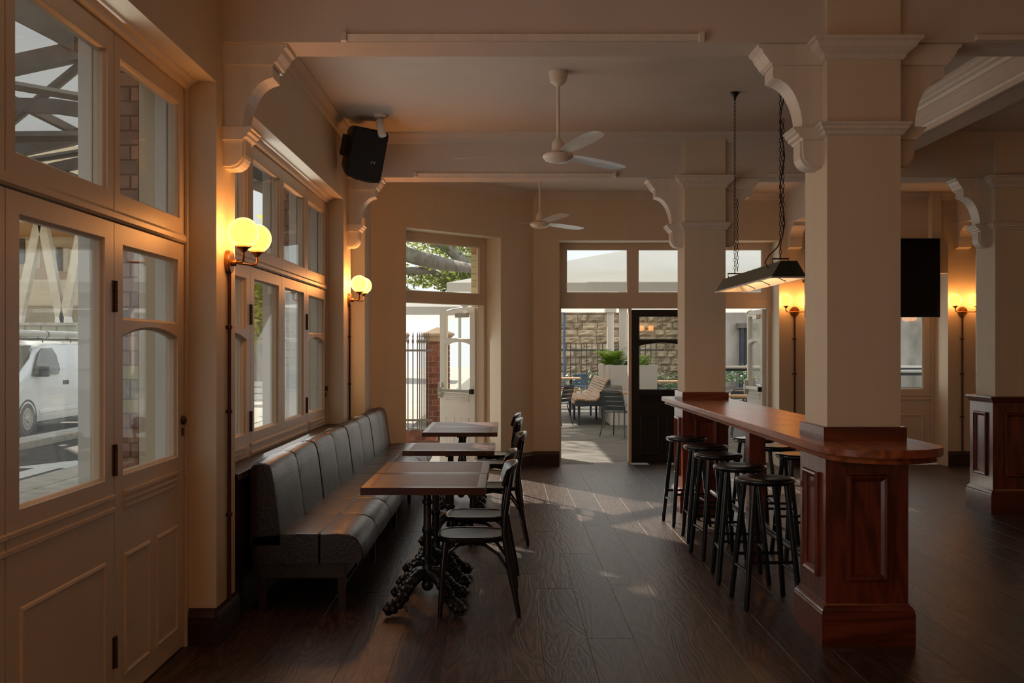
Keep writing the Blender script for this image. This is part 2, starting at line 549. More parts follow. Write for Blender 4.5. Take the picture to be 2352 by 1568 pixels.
def thing(name, label, cat, loc=(0, 0, 0), rotz=0.0, group=None, kind=None):
    o = bpy.data.objects.new(name, None)
    o.empty_display_size = 0.1
    COL.objects.link(o)
    o.location = loc
    o.rotation_euler = (0, 0, rotz)
    return tag(o, label, cat, group, kind)


def dup(root, loc, rotz=0.0, label=None, group=None):
    """a copy of a thing with copies of its parts and sub-parts"""
    def cp(o, parent):
        c = o.copy()
        COL.objects.link(c)
        if parent is not None:
            c.parent = parent
            c.matrix_parent_inverse = o.matrix_parent_inverse.copy()
        for ch in kids.get(o.name, []):
            cp(ch, c)
        return c
    kids = {}
    for o in bpy.data.objects:
        if o.parent:
            kids.setdefault(o.parent.name, []).append(o)
    r = cp(root, None)
    r.location = loc
    r.rotation_euler = (0, 0, rotz)
    if label:
        r['label'] = label
    if group:
        r['group'] = group
    return r


def grid_wall(us, zs, holes, t0, t1, P):
    """a wall slab with openings; cells of the us x zs grid that lie in a hole are left out; P(u, t, z) -> point"""
    mb = MB()
    solid = {}
    for i in range(len(us) - 1):
        for j in range(len(zs) - 1):
            uc, zc = (us[i] + us[i + 1]) / 2, (zs[j] + zs[j + 1]) / 2
            solid[i, j] = not any(a < uc < b and c < zc < d for a, b, c, d in holes)
    cache = {}

    def V(i, j, t):
        k = (i, j, t)
        if k not in cache:
            cache[k] = mb.v(P(us[i], t, zs[j]))
        return cache[k]
    for (i, j), s in solid.items():
        if not s:
            continue
        for t in (t0, t1):
            mb.face([V(i, j, t), V(i + 1, j, t), V(i + 1, j + 1, t), V(i, j + 1, t)])
        for (di, dj, a, b) in ((-1, 0, (0, 0), (0, 1)), (1, 0, (1, 0), (1, 1)), (0, -1, (0, 0), (1, 0)), (0, 1, (0, 1), (1, 1))):
            if not solid.get((i + di, j + dj), False):
                mb.face([V(i + a[0], j + a[1], t0), V(i + b[0], j + b[1], t0), V(i + b[0], j + b[1], t1), V(i + a[0], j + a[1], t1)])
    return mb

# ================================================================== THE ROOM
XW = -1.494          # room face of the street wall
XG = -1.68           # plane of the street doors
YB = 13.10           # room face of the far wall
CEIL, BEAM, LINTEL = 3.55, 3.136, 2.907
XR = 8.0


def S(o, label=None):
    o['kind'] = 'structure'
    if label:
        o['label'] = label
    return o


# floor: a dark bed with every board laid on it as a piece
fb = MB().box(-1.96, XR, -3.2, 13.32, -0.16, -0.012)
floor = S(fb.build('floor', 'floor_base'), 'dark stained oak plank floor')
PW, PX0 = 0.2455, 0.186
cols = range(int(math.floor((-1.70 - PX0) / PW)), int(math.ceil((6.2 - PX0) / PW)))
plank_meshes = {}


def plank_mesh(L):
    key = round(L, 1)
    if key not in plank_meshes:
        mb = MB()
        h = 0.0016
        w, l = PW / 2, key / 2
        mb.loops([[(-w, -l, -0.012), (w, -l, -0.012), (w, l, -0.012), (-w, l, -0.012)],
                  [(-w, -l, -h), (w, -l, -h), (w, l, -h), (-w, l, -h)],
                  [(-w + h, -l + h, 0), (w - h, -l + h, 0), (w - h, l - h, 0), (-w + h, l - h, 0)]], False, True, True)
        o = mb.build('plank', 'floor', floor, (0, 0, 0))
        plank_meshes[key] = o.data
        bpy.data.objects.remove(o)
    return plank_meshes[key]


rp = random.Random(3)
n_planks = 0
for k in cols:
    y = 2.6 - rp.random() * 1.6
    xc = PX0 + (k + 0.5) * PW
    ymax = 13.3 if xc > 0.75 else (13.1 if xc > 0.36 else 12.74 + xc)
    while y < ymax:
        L = round(rp.choice((1.9, 2.1, 2.2, 2.4, 2.0)), 1)
        if y + L > ymax - 0.25:
            L = round(max(0.3, ymax - y), 1)
        if y + L > 3.9:
            o = link('plank', plank_mesh(L), floor, (xc, y + L / 2, 0))
            n_planks += 1
        y += L + 0.002

ceiling = S(MB().box(-1.96, XR, -3.2, 13.6, CEIL, CEIL + 0.2).build('ceiling', 'ceiling'), 'flat cream painted ceiling')

# street wall with its four openings, far wall, splayed corner wall, and the two sides that close the room
ys = [-3.2, -2.6, 1.06, 1.44, 5.22, 5.58, 9.32, 9.75, 10.73, 11.24]
wall_left = S(grid_wall(ys, [0, LINTEL, CEIL], [(-2.6, 1.06, 0, LINTEL), (1.44, 5.22, 0, LINTEL), (5.58, 9.32, 0, LINTEL), (9.75, 10.73, 0, LINTEL)], XW, XW - 0.40,
              lambda u, t, z: (t, u, z)).build('wall_left', 'wall', bev=0.006), 'cream plaster street wall with deep window reveals')
xs = [0.361, 0.70, 3.55, 3.95, 5.74, 6.10, XR]
wall_back = S(grid_wall(xs, [0, 2.93, CEIL], [(0.70, 3.55, 0, 2.93), (3.95, 5.74, 0, 2.93), (6.10, 7.9, 0, 2.93)], YB, YB + 0.5,
              lambda u, t, z: (u, t, z)).build('wall_back', 'wall', bev=0.006), 'cream plaster courtyard wall')
C0 = Vector((XW, 11.245, 0))                         # splayed wall starts here
CD = Vector((0.7071, 0.7071, 0))                     # and runs this way
CO = Vector((-0.7071, 0.7071, 0))                    # its outside


def CP(u, t, z):
    p = C0 + CD * u + CO * t
    return (p.x, p.y, z)


CL = (0.361 - XW) / 0.7071
wall_corner = S(grid_wall([0, 0.50, 2.03, CL], [0, 2.92, CEIL], [(0.50, 2.03, 0, 2.92)], 0.0, 0.42, CP).build('wall_corner', 'wall', bev=0.006), 'splayed cream corner wall around the bright doorway')
wall_right = S(MB().box(XR, XR + 0.2, -3.2, 13.6, 0, CEIL).build('wall_right', 'wall'))
wall_front = S(MB().box(-1.9, XR, -3.4, -3.2, 0, CEIL).build('wall_front', 'wall'))

# cove cornices and skirtings
tr = 0


def trim(mb, m='ceiling', name='trim', **kw):
    global tr
    tr += 1
    return S(mb.build('%s_%d' % (name, tr), m, **kw))


def cove_profile(s):
    return [(0, CEIL), (0.075 * s, CEIL), (0.066 * s, CEIL - 0.02), (0.03 * s, CEIL - 0.05), (0.012 * s, CEIL - 0.085), (0, CEIL - 0.10)]


for y0, y1 in ((1.4, 5.30), (5.56, 9.49), (9.76, 11.24)):
    trim(MB().prism([(XW + p, z) for p, z in cove_profile(1)], 'y', y0, y1))
trim(MB().prism([(YB - p, z) for p, z in cove_profile(1)], 'x', 0.36, XR))
pc = cove_profile(1)
trim(MB().loops([[CP(0, -p, z) for p, z in pc], [CP(CL, -p, z) for p, z in pc]], False, True, True))
for yf in (5.30, 9.49):
    trim(MB().prism([(yf - p, z) for p, z in cove_profile(1)], 'x', XW, XR))


def skirt(pts_path):
    return pts_path


sk = [(0.0, 0.0), (0.022, 0.0), (0.022, 0.145), (0.016, 0.158), (0.012, 0.175), (0.0, 0.19)]
n_s = 0
for (a, b, side) in ((5.19, 5.60, 'pier'), (9.29, 9.77, 'pier'), (10.71, 11.24, 'pier')):
    mb = MB().prism([(XW + p, z) for p, z in sk], 'y', a, b)
    S(mb.build('baseboard_left', 'skirting'))
S(MB().prism([(5.22 - p, z) for p, z in sk], 'x', -1.64, XW).build('baseboard_left', 'skirting'))
for (a, b) in ((0.0, 0.50), (2.03, CL)):
    S(MB().loops([[CP(a, -p, z) for p, z in sk], [CP(b, -p, z) for p, z in sk]], False, True, True).build('baseboard_corner', 'skirting'))
for (a, b) in ((0.36, 0.70), (3.55, 3.95), (5.74, 6.10)):
    S(MB().prism([(YB - p, z * 1.05) for p, z in sk], 'x', a, b).build('baseboard_back', 'skirting'))

# cross beams with a batten under the lip, and vertical conduits on their faces
for i, (y0, y1, lab) in enumerate(((5.30, 5.56, 'nearer deep cream beam across the ceiling'), (9.49, 9.76, 'far deep cream beam across the ceiling'), (1.10, 1.36, None))):
    b = S(MB().box(XW, XR, y0, y1, BEAM, CEIL).build('ceiling_beam', 'ceiling', bev=0.006), lab)
    if i < 2:
        z0, z1 = BEAM + 0.004, BEAM + 0.034
        MB().loops([[(x, y0 - p, z) for p, z in ((0, z0), (0.014, z0), (0.026, z1 - 0.008), (0.03, z1), (0, z1))] for x in (-0.83, 1.01)], False, True, True).build('batten', 'trim', b)
        MB().box(-0.86, -0.83, y0 - 0.036, y0, z0 - 0.004, z1 + 0.012, 0.004).build('batten_end', 'trim', b)
        MB().box(1.01, 1.04, y0 - 0.036, y0, z0 - 0.004, z1 + 0.012, 0.004).build('batten_end', 'trim', b)
        MB().box(2.46, 2.90, y0 - 0.028, y0, z0, z1, 0.004).build('batten', 'trim', b)
        MB().tube([(1.885, y0 - 0.014, BEAM + 0.02), (1.885, y0 - 0.014, CEIL - 0.02)], 0.015, 8).build('conduit', 'trim', b, smooth=True)
        if i == 1:
            MB().tube([(4.82, y0 - 0.014, BEAM + 0.02), (4.82, y0 - 0.014, CEIL - 0.02)], 0.015, 8).build('conduit', 'trim', b, smooth=True)

# long beam with stepped mouldings between the column rows, and the two short ones in the last bay
lb = S(MB().prism([(3.10, BEAM), (3.33, BEAM), (3.33, CEIL), (3.26, CEIL), (3.26, 3.36), (3.10, 3.36)], 'y', 5.56, 9.49).build('ceiling_beam', 'ceiling'), 'long moulded white beam running towards the far beam')
MB().prism([(3.10, 3.30), (3.085, 3.305), (3.075, 3.325), (3.055, 3.335), (3.05, 3.35), (3.03, 3.36), (3.03, 3.385), (3.10, 3.385)], 'y', 5.56, 9.49).build('crown_moulding', 'trim', lb)
MB().prism([(3.10, BEAM - 0.012), (3.08, BEAM - 0.012), (3.08, BEAM + 0.016), (3.092, BEAM + 0.026), (3.085, BEAM + 0.045), (3.095, BEAM + 0.055), (3.10, BEAM + 0.06)], 'y', 5.56, 9.49).build('edge_moulding', 'trim', lb)
MB().prism([(3.10, BEAM + 0.115), (3.092, BEAM + 0.12), (3.092, BEAM + 0.13), (3.10, BEAM + 0.135)], 'y', 5.56, 9.49).build('bead', 'trim', lb)
cb = [(3.10, BEAM), (3.30, BEAM)]
prof = [(0.0, BEAM), (0.25, BEAM), (0.235, BEAM - 0.03)] + [(0.235 - 0.11 * math.sin(t), BEAM - 0.03 - 0.19 * (1 - math.cos(t))) for t in [i * PI / 2 / 8 for i in range(1, 9)]] + [(0.0, BEAM - 0.22)]
MB().prism([(3.045 + p, z) for p, z in prof], 'y', 8.15, 8.33).build('corbel', 'trim', lb)
for i, xb in enumerate((3.64, 5.82)):
    b = S(MB().box(xb, xb + 0.20, 9.76, YB, BEAM, CEIL).build('ceiling_beam', 'ceiling', bev=0.005))
    pr = [(YB, BEAM), (YB - 0.30, BEAM), (YB - 0.29, BEAM - 0.05)] + [(YB - 0.29 + 0.18 * math.sin(t), BEAM - 0.05 - 0.16 * (1 - math.cos(t))) for t in [j * PI / 2 / 6 for j in range(1, 7)]] + [(YB - 0.09, BEAM - 0.30), (YB, BEAM - 0.32)]
    MB().prism(pr, 'x', xb + 0.015, xb + 0.185).build('corbel', 'trim', b)
pb = S(MB().box(5.48, 5.60, YB - 0.12, YB, 2.93, CEIL).box(5.585, 5.70, YB - 0.10, YB, 2.5, 2.93).build('trim_pilaster', 'wall'))

# ------------------------------------------------------------------ columns and their curved brackets
BR = [(0, BEAM), (0.262, BEAM), (0.262, 2.965), (0.25, 2.96)]
BR += [(0.262 - 0.157 * math.sin(t), 2.69 + 0.27 * math.cos(t)) for t in [i * PI / 2 / 14 for i in range(1, 15)]]
BR += [(0.105, 2.66), (0.10, 2.56)] + [(0.03 + 0.07 * math.cos(t), 2.56 - 0.065 * math.sin(t)) for t in [i * PI / 2 / 6 for i in range(1, 7)]] + [(0, 2.495)]
BCAP = [(0, BEAM - 0.001), (0.345, BEAM - 0.001), (0.342, 3.118), (0.325, 3.108), (0.315, 3.085), (0.295, 3.06), (0.285, 3.042), (0.272, 3.036), (0.272, 3.025), (0, 3.025)]
BMID = [(0, 2.700), (0.158, 2.700), (0.158, 2.690), (0.148, 2.684), (0.146, 2.672), (0.132, 2.664), (0.128, 2.650), (0.112, 2.642), (0.108, 2.632), (0, 2.632)]


def bracket(parent, xf, sgn, yc, name='bracket'):
    w = 0.085
    o = MB().prism([(xf + sgn * p, z) for p, z in BR], 'y', yc - w, yc + w).build(name, 'trim', parent, bev=0.003)
    MB().prism([(xf + sgn * p, z) for p, z in BCAP], 'y', yc - w - 0.022, yc + w + 0.022).build('bracket_cap', 'trim', o)
    MB().prism([(xf + sgn * p, z) for p, z in BMID], 'y', yc - w - 0.02, yc + w + 0.02).build('bracket_moulding', 'trim', o)
    rim = [(0.112, 2.632), (0.112, 2.56)] + [(0.04 + 0.072 * math.cos(t), 2.56 - 0.075 * math.sin(t)) for t in [i * PI / 2 / 6 for i in range(1, 7)]] + [(0, 2.485), (0, 2.50), (0.03, 2.50), (0.09, 2.56), (0.098, 2.632)]
    MB().prism([(xf + sgn * p, z) for p, z in rim], 'y', yc - w * 0.72, yc + w * 0.72).build('bracket_drop', 'trim', o)
    return o


def column(label, x0, x1, y0, y1, zb, sides=(-1, 1)):
    c = thing('column', label, 'column', ((x0 + x1) / 2, (y0 + y1) / 2, zb), kind='structure')
    MB().box(x0, x1, y0, y1, zb, CEIL - 0.05).build('shaft', 'wall', c, bev=0.005)
    z = BEAM
    MB().ring(x0, x1, y0, y1, [(0, z + 0.004), (0.088, z + 0.004), (0.088, z - 0.012), (0.074, z - 0.02), (0.060, z - 0.045), (0.035, z - 0.066), (0.022, z - 0.078), (0.022, z - 0.09), (0.012, z - 0.1), (0, z - 0.103)]).build('capital_moulding', 'trim', c)
    MB().ring(x0, x1, y0, y1, [(0, 2.705), (0.045, 2.705), (0.045, 2.693), (0.034, 2.686), (0.032, 2.672), (0.02, 2.663), (0.016, 2.65), (0.008, 2.642), (0, 2.64)]).build('neck_moulding', 'trim', c)
    yc = (y0 + y1) / 2 - 0.03
    for s in sides:
        bracket(c, x0 if s < 0 else x1, s, yc)
    return c


CX0, CX1 = 1.678, 2.062
column('square cream column nearest, rising through the round end of the bar', CX0, CX1, 5.27, 5.655, 1.0)
column('slimmer looking square cream column at the far end of the bar', CX0, CX1, 9.46, 9.845, 1.0)
column('square cream column on a panelled wooden base by the round wall lamps', 4.587, 4.972, 9.46, 9.845, 0.3, (-1,))
for y, lab in ((5.43, 'curved cream bracket on the wall above the nearest globe lamp'), (9.62, 'curved cream bracket on the wall under the black loudspeaker')):
    t = thing('wall_bracket', lab, 'bracket', (XW, y, 2.5), kind='structure')
    bracket(t, XW, 1, y, 'bracket_body')


# ------------------------------------------------------------------ joinery: door leaves and windows
def arch_pts(x0, x1, zs, rise, n=10):
    return [(x1 + (x0 - x1) * i / n, zs + rise * (1 - (2 * i / n - 1) ** 2)) for i in range(n + 1)]


def rect_ring(mb, o, i, yf, yb, bead=0.012):
    """frame between outer rect o and glass rect i (x0,x1,z0,z1), front yf (room side) to back yb, with a stepped bead to the glass"""
    def r(q, g, y):
        return (q[0] + g, q[1] - g, q[2] + g, q[3] - g, y)
    d = (yb - yf)
    mb.rects([r(o, 0, yf), r(i, -bead, yf), r(i, -bead * 0.9, yf + d * 0.10), r(i, -bead * 0.3, yf + d * 0.22), r(i, 0, yf + d * 0.3),
              r(i, 0, yf + d * 0.66), r(i, -bead * 0.4, yf + d * 0.72), r(i, -bead, yf + d * 0.86), r(i, -bead * 1.1, yb), r(o, 0, yb)], True)
    return mb


def raised_panel(x0, x1, z0, z1, y, s=-1.0):
    """fielded panel standing proud of the face at y; s = direction it projects"""
    def r(g, h):
        return (x0 + g, x1 - g, z0 + g, z1 - g, y + s * h)
    return MB().rects([r(0, 0), r(0.004, 0.007), r(0.014, 0.009), r(0.022, 0.003), r(0.03, 0.002)], False, False, True)


T = 0.062           # leaf thickness


def leaf(parent, w, kind, m, loc, rotz, hinge=None, name='leaf', lock=None, slats=True, thick=T):
    """kind 'plain' : one tall pane;  'arched' : small pane over an arch-headed pane.  local: x width, z up, room side = -y"""
    z0, zt = 0.012, 2.060
    yf, yb = -thick / 2, thick / 2
    st = 0.105
    g0, g1 = st, w - st
    mb = MB()
    if kind == 'plain':
        rect_ring(mb, (0, w, z0, zt), (g0, g1, 0.995, 1.975), yf, yb)
        body = mb.build(name, m, parent, loc, rotz=rotz)
        MB().box(g0 - 0.004, g1 + 0.004, -0.004, 0.002, 0.99, 1.98).build('pane', 'glass', body, (0, 0, 0))
        for zz in (0.905, 0.852):
            MB().rects([(0.0, w, zz - 0.012, zz + 0.012, yf), (0.0, w, zz - 0.006, zz + 0.008, yf - 0.01)], False, False, True).build('rail_moulding', m, body, (0, 0, 0))
        raised_panel(g0 - 0.01, g1 + 0.01, 0.115, 0.65, yf).build('raised_panel', m, body, (0, 0, 0))
    else:
        n = 10
        ap = arch_pts(g0, g1, 1.575, 0.042, n)
        inner = [(g0, 0.995), (g1, 0.995)] + ap
        outer = [(0, z0), (w, z0)] + [(w + (0 - w) * i / n, 1.640) for i in range(n + 1)]

        def L(poly, y, k=0.0):
            cx, cz = (g0 + g1) / 2, 1.29
            return [(x + (k if x > cx else -k if x < cx else 0), y, z + (k if z > cz else -k)) for x, z in poly]
        d = yb - yf
        mb.loops([L(outer, yf), L(inner, yf, 0.012), L(inner, yf + d * 0.1, 0.011), L(inner, yf + d * 0.22, 0.004), L(inner, yf + d * 0.3), L(inner, yf + d * 0.66), L(inner, yf + d * 0.72, 0.005), L(inner, yf + d * 0.86, 0.012), L(inner, yb, 0.013), L(outer, yb)], True)
        body = mb.build(name, m, parent, loc, rotz=rotz)
        rect_ring(MB(), (0, w, 1.640, zt), (g0, g1, 1.665, 1.965), yf, yb).build('top_frame', m, body, (0, 0, 0))
        MB().prism([(x, z) for x, z in inner], 'y', -0.004, 0.002).build('pane', 'glass', body, (0, 0, 0))
        MB().box(g0, g1, -0.004, 0.002, 1.665, 1.965).build('pane', 'glass', body, (0, 0, 0))
        if slats:
            for k in range(3):
                zz = 0.905 - k * 0.028
                MB().rects([(g0, g1, zz - 0.011, zz + 0.011, yf), (g0 + 0.002, g1 - 0.002, zz - 0.004, zz + 0.009, yf - 0.012)], False, False, True).build('slat', m, body, (0, 0, 0))
                MB().rects([(g0, g1, zz - 0.011, zz + 0.011, yb), (g0 + 0.002, g1 - 0.002, zz - 0.004, zz + 0.009, yb + 0.012)], False, False, True).build('slat', m, body, (0, 0, 0))
        mid = (g0 + g1) / 2
        for a, b in ((g0, mid - 0.045), (mid + 0.045, g1)):
            raised_panel(a, b, 0.115, 0.645, yf).build('raised_panel', m, body, (0, 0, 0))
            raised_panel(a, b, 0.115, 0.645, yb, 1).build('raised_panel', m, body, (0, 0, 0))
    if hinge is not None:
        hx = 0.0 if hinge < 0 else w
        for zz in (0.25, 1.06, 1.75):
            h = MB()
            for k in range(4):
                h.lathe([(0.0072, 0), (0.0085, 0.004), (0.0085, 0.028), (0.0072, 0.032)], (hx, yf - 0.006, zz - 0.066 + k * 0.033), 8)
            h.box(hx - 0.022, hx + 0.022, yf - 0.0035, yf + 0.001, zz - 0.066, zz + 0.066)
            tag(h.build('hinge', 'hinge', body, (0, 0, 0)), 'bronze butt hinge')
    if lock is not None:
        lx = w - 0.03 if lock > 0 else 0.03
        k = MB().lathe([(0.021, 0), (0.024, 0.006), (0.022, 0.014), (0.016, 0.02), (0.0, 0.021)], (lx, 0, 0), 16, 'y')
        for v in k.bm.verts:
            v.co.y = yf - v.co.y
            v.co.z += 1.165
        k.build('lock', 'hinge', body, (0, 0, 0), smooth=True)
        MB().box(lx - 0.006, lx + 0.006, yf - 0.008, yf, 1.085, 1.125, 0.002).build('keeper', 'hinge', body, (0, 0, 0))
    return body


def transom(parent, w, zt, m, loc, rotz, z0=2.115, name='transom_sash'):
    o = rect_ring(MB(), (0, w, z0, zt), (0.075, w - 0.075, z0 + 0.085, zt - 0.10), -T / 2, T / 2).build(name, m, parent, loc, rotz=rotz)
    MB().box(0.07, w - 0.07, -0.004, 0.002, z0 + 0.08, zt - 0.095).build('pane', 'glass', o, (0, 0, 0))
    return o


def street_window(name, label, y0, y1, kinds):
    wd = thing(name, label, None, (XG, y0, 0), kind='structure')
    # frame: jambs, head and moulded transom bar
    fr = MB()
    d0, d1 = XG - 0.10, XG + 0.045
    for (a, b) in ((y0, y0 + 0.035), (y1 - 0.035, y1)):
        MB().box(d0, d1, a, b, 0.0, LINTEL).build('jamb', 'joinery', wd, bev=0.004)
    MB().prism([(d0, LINTEL), (d1 + 0.05, LINTEL), (d1 + 0.045, LINTEL - 0.012), (d1 + 0.02, LINTEL - 0.02), (d1 + 0.012, LINTEL - 0.034), (d1, LINTEL - 0.045), (d0, LINTEL - 0.045)], 'y', y0, y1).build('head', 'joinery', wd)
    MB().prism([(d0, 2.068), (d1 - 0.012, 2.068), (d1 - 0.002, 2.078), (d1 - 0.002, 2.10), (d1 - 0.014, 2.115), (d0, 2.115)], 'y', y0 + 0.035, y1 - 0.035).build('transom_bar', 'joinery', wd)
    n = len(kinds)
    a0, a1 = y0 + 0.038, y1 - 0.038
    w = (a1 - a0) / n
    for i, k in enumerate(kinds):
        hinge = lock = None
        kk = k[0]
        if len(k) > 1:
            hinge = -1 if '<' in k else (1 if '>' in k else None)
            lock = 1 if 'L' in k else None
        leaf(wd, w - 0.006, 'arched' if kk == 'A' else 'plain', 'joinery', (0, a0 + i * w + 0.003 - y0, 0), PI / 2, hinge, lock=lock)
        transom(wd, w - 0.008, LINTEL - 0.048, 'joinery', (0, a0 + i * w + 0.004 - y0, 0), PI / 2)
        # what the sashes close against on the outside: fixed outer post
        MB().box(XG - 0.10, XG - 0.04, a0 + (i + 1) * w - 0.055, a0 + (i + 1) * w + (0.0 if i == n - 1 else 0.02), 0, LINTEL - 0.05, 0.006).build('outer_post', 'joinery_white', wd)
    return wd


street_window('window_1', 'tall cream folding doors beside the white van view', 1.44, 5.22, ['A', 'P', 'P', 'A<L'])
street_window('window_2', 'cream folding doors behind the leather banquette', 5.58, 9.32, ['A>', 'P', 'P', 'A<L'])
street_window('window_3', 'narrow cream window beyond the far globe lamp', 9.75, 10.73, ['P'])
street_window('window_4', None, -2.6, 1.06, ['A', 'P', 'P', 'A'])

# dark ledge over the reveal behind the banquette
S(MB().box(XG + 0.04, XW + 0.015, 5.585, 9.315, 0.795, 0.835, 0.004).build('window_ledge', 'ledge'), 'dark timber ledge between banquette and window')
S(MB().box(XG + 0.05, XW - 0.01, 5.60, 9.30, 0.0, 0.795).build('ledge_front_panel', 'ledge'))


# ------------------------------------------------------------------ doors of the splayed corner and the courtyard wall
def ybox(mb, x0, x1, a, b, z0, z1, bev=0.0):
    return mb.box(x0, x1, min(a, b), max(a, b), z0, z1, bev)


def panic_bar(body, w):
    y = T / 2
    ybox(MB(), 0.06, w - 0.03, y + 0.022, y + 0.05, 0.955, 1.0, 0.006).build('panic_bar', 'chrome', body, (0, 0, 0))
    ybox(MB(), w - 0.10, w - 0.01, y, y + 0.055, 0.94, 1.015, 0.006).build('panic_case', 'chrome', body, (0, 0, 0))
    ybox(MB(), 0.015, 0.06, y, y + 0.05, 0.945, 1.01, 0.004).build('panic_end', 'black', body, (0, 0, 0))
    ybox(MB(), w - 0.06, w - 0.015, y, y + 0.05, 0.88, 1.08, 0.008).build('latch', 'chrome', body, (0, 0, 0))


def closer(body, w):
    y = T / 2
    ybox(MB(), 0.10, 0.32, y, y + 0.055, 1.93, 1.99, 0.006).build('closer_body', 'chrome', body, (0, 0, 0))
    MB().tube([(0.17, y + 0.03, 1.995), (0.30, y + 0.065, 2.01), (0.42, y + 0.10, 2.02), (0.28, y + 0.13, 2.035), (0.08, y + 0.13, 2.05)], 0.007, 6).build('closer_arm', 'chrome', body, (0, 0, 0))


door_1 = thing('door_1', 'open cream glazed double door in the splayed corner', None, CP(0.50, 0.0, 0), kind='structure')
RZC = PI / 4
t_in = 0.26                                          # frame set back in the reveal


def cdoor(mb, name, m, **kw):
    return mb.build(name, m, door_1, (0, 0, 0), rotz=RZC, **kw)


OW = 1.53
for a, b in ((0.0, 0.045), (OW - 0.045, OW)):
    cdoor(MB().box(a, b, t_in, t_in + 0.12, 0, 2.92, 0.004), 'jamb', 'joinery')
cdoor(MB().box(0.045, OW - 0.045, t_in, t_in + 0.12, 2.86, 2.92), 'head', 'joinery')
cdoor(MB().box(0.045, OW - 0.045, t_in - 0.01, t_in + 0.12, 2.075, 2.14, 0.004), 'transom_bar', 'joinery')
o = rect_ring(MB(), (0.045, OW - 0.045, 2.14, 2.86), (0.12, OW - 0.12, 2.225, 2.80), t_in + 0.01, t_in + 0.07).build('transom_sash', 'joinery', door_1, (0, 0, 0), rotz=RZC)
MB().box(0.115, OW - 0.115, t_in + 0.035, t_in + 0.04, 2.22, 2.805).build('pane', 'glass', o, (0, 0, 0))
# one leaf swung straight out, hinged at the far jamb: hinge at local x=1.48; leaf x axis points outwards
hz = Vector((OW - 0.05, t_in + 0.13, 0))
hw = Matrix.Rotation(RZC, 3, 'Z') @ hz
lf = leaf(door_1, 0.675, 'arched', 'joinery_white', (hw.x, hw.y, 0), RZC + PI / 2 + R(-1), None, 'door_leaf')
panic_bar(lf, 0.675)
closer(lf, 0.675)
lf.rotation_euler.z = RZC + PI / 2
h2 = Matrix.Rotation(RZC, 3, 'Z') @ Vector((0.05, t_in + 0.13, 0))
lf2 = leaf(door_1, 0.675, 'arched', 'joinery_white', (h2.x, h2.y, 0), RZC + R(170), None, 'door_leaf')

door_2 = thing('door_2', 'three part courtyard doorway with one black leaf shut', None, (0.70, YB, 0), kind='structure')
yd = 0.40


def d2(mb, name, m, **kw):
    return mb.build(name, m, door_2, (0, 0, 0), **kw)


W2 = 2.85
for a, b in ((0.0, 0.045), (W2 - 0.045, W2), (0.945, 0.985)):
    d2(MB().box(a, b, yd, yd + 0.11, 0, 2.93 if a != 0.945 else 2.10, 0.004), 'jamb', 'joinery')
d2(MB().box(0.045, W2 - 0.045, yd, yd + 0.11, 2.87, 2.93), 'head', 'joinery')
d2(MB().box(0.045, W2 - 0.045, yd - 0.01, yd + 0.11, 2.066, 2.19, 0.005), 'transom_bar', 'joinery')
for (a, b) in ((0.045, 1.005), (1.005, 1.865), (1.865, W2 - 0.045)):
    o = d2(rect_ring(MB(), (a, b, 2.19, 2.87), (a + 0.08, b - 0.08, 2.285, 2.845), yd + 0.01, yd + 0.07), 'transom_sash', 'joinery')
    MB().box(a + 0.075, b - 0.075, yd + 0.035, yd + 0.04, 2.28, 2.85).build('pane', 'glass', o, (0, 0, 0))
leaf(door_2, 0.83, 'arched', 'door_black', (0.99, yd + 0.04, -0.01), 0, None, 'door_leaf')
lr = leaf(door_2, 0.86, 'arched', 'joinery_white', (W2 - 0.06, yd + 0.11, 0), PI / 2, None, 'door_leaf')
panic_bar(lr, 0.86)
closer(lr, 0.86)
leaf(door_2, 0.86, 'arched', 'joinery_white', (0.05 - 0.04, yd + 0.11, 0), PI / 2, None, 'door_leaf')

for nm, x0, x1, lab in (('window_5', 3.95, 5.74, 'cream glazed doors behind the wall television'), ('window_6', 6.10, 7.90, None)):
    wd = thing(nm, lab, None, (x0, YB, 0), kind='structure')
    W = x1 - x0
    for a, b in ((0.0, 0.045), (W - 0.045, W)):
        MB().box(a, b, yd, yd + 0.11, 0, 2.93, 0.004).build('jamb', 'joinery', wd, (0, 0, 0))
    MB().box(0.045, W - 0.045, yd, yd + 0.11, 2.87, 2.93).build('head', 'joinery', wd, (0, 0, 0))
    MB().box(0.045, W - 0.045, yd - 0.01, yd + 0.11, 2.07, 2.14, 0.005).build('transom_bar', 'joinery', wd, (0, 0, 0))
    hw_ = (W - 0.09) / 2
    for k in range(2):
        leaf(wd, hw_ - 0.004, 'plain', 'joinery', (0.045 + k * hw_ + 0.002, yd + 0.05, 0), 0)
        transom(wd, hw_ - 0.004, 2.868, 'joinery', (0.045 + k * hw_ + 0.002, yd + 0.05, 0), 0, 2.142)

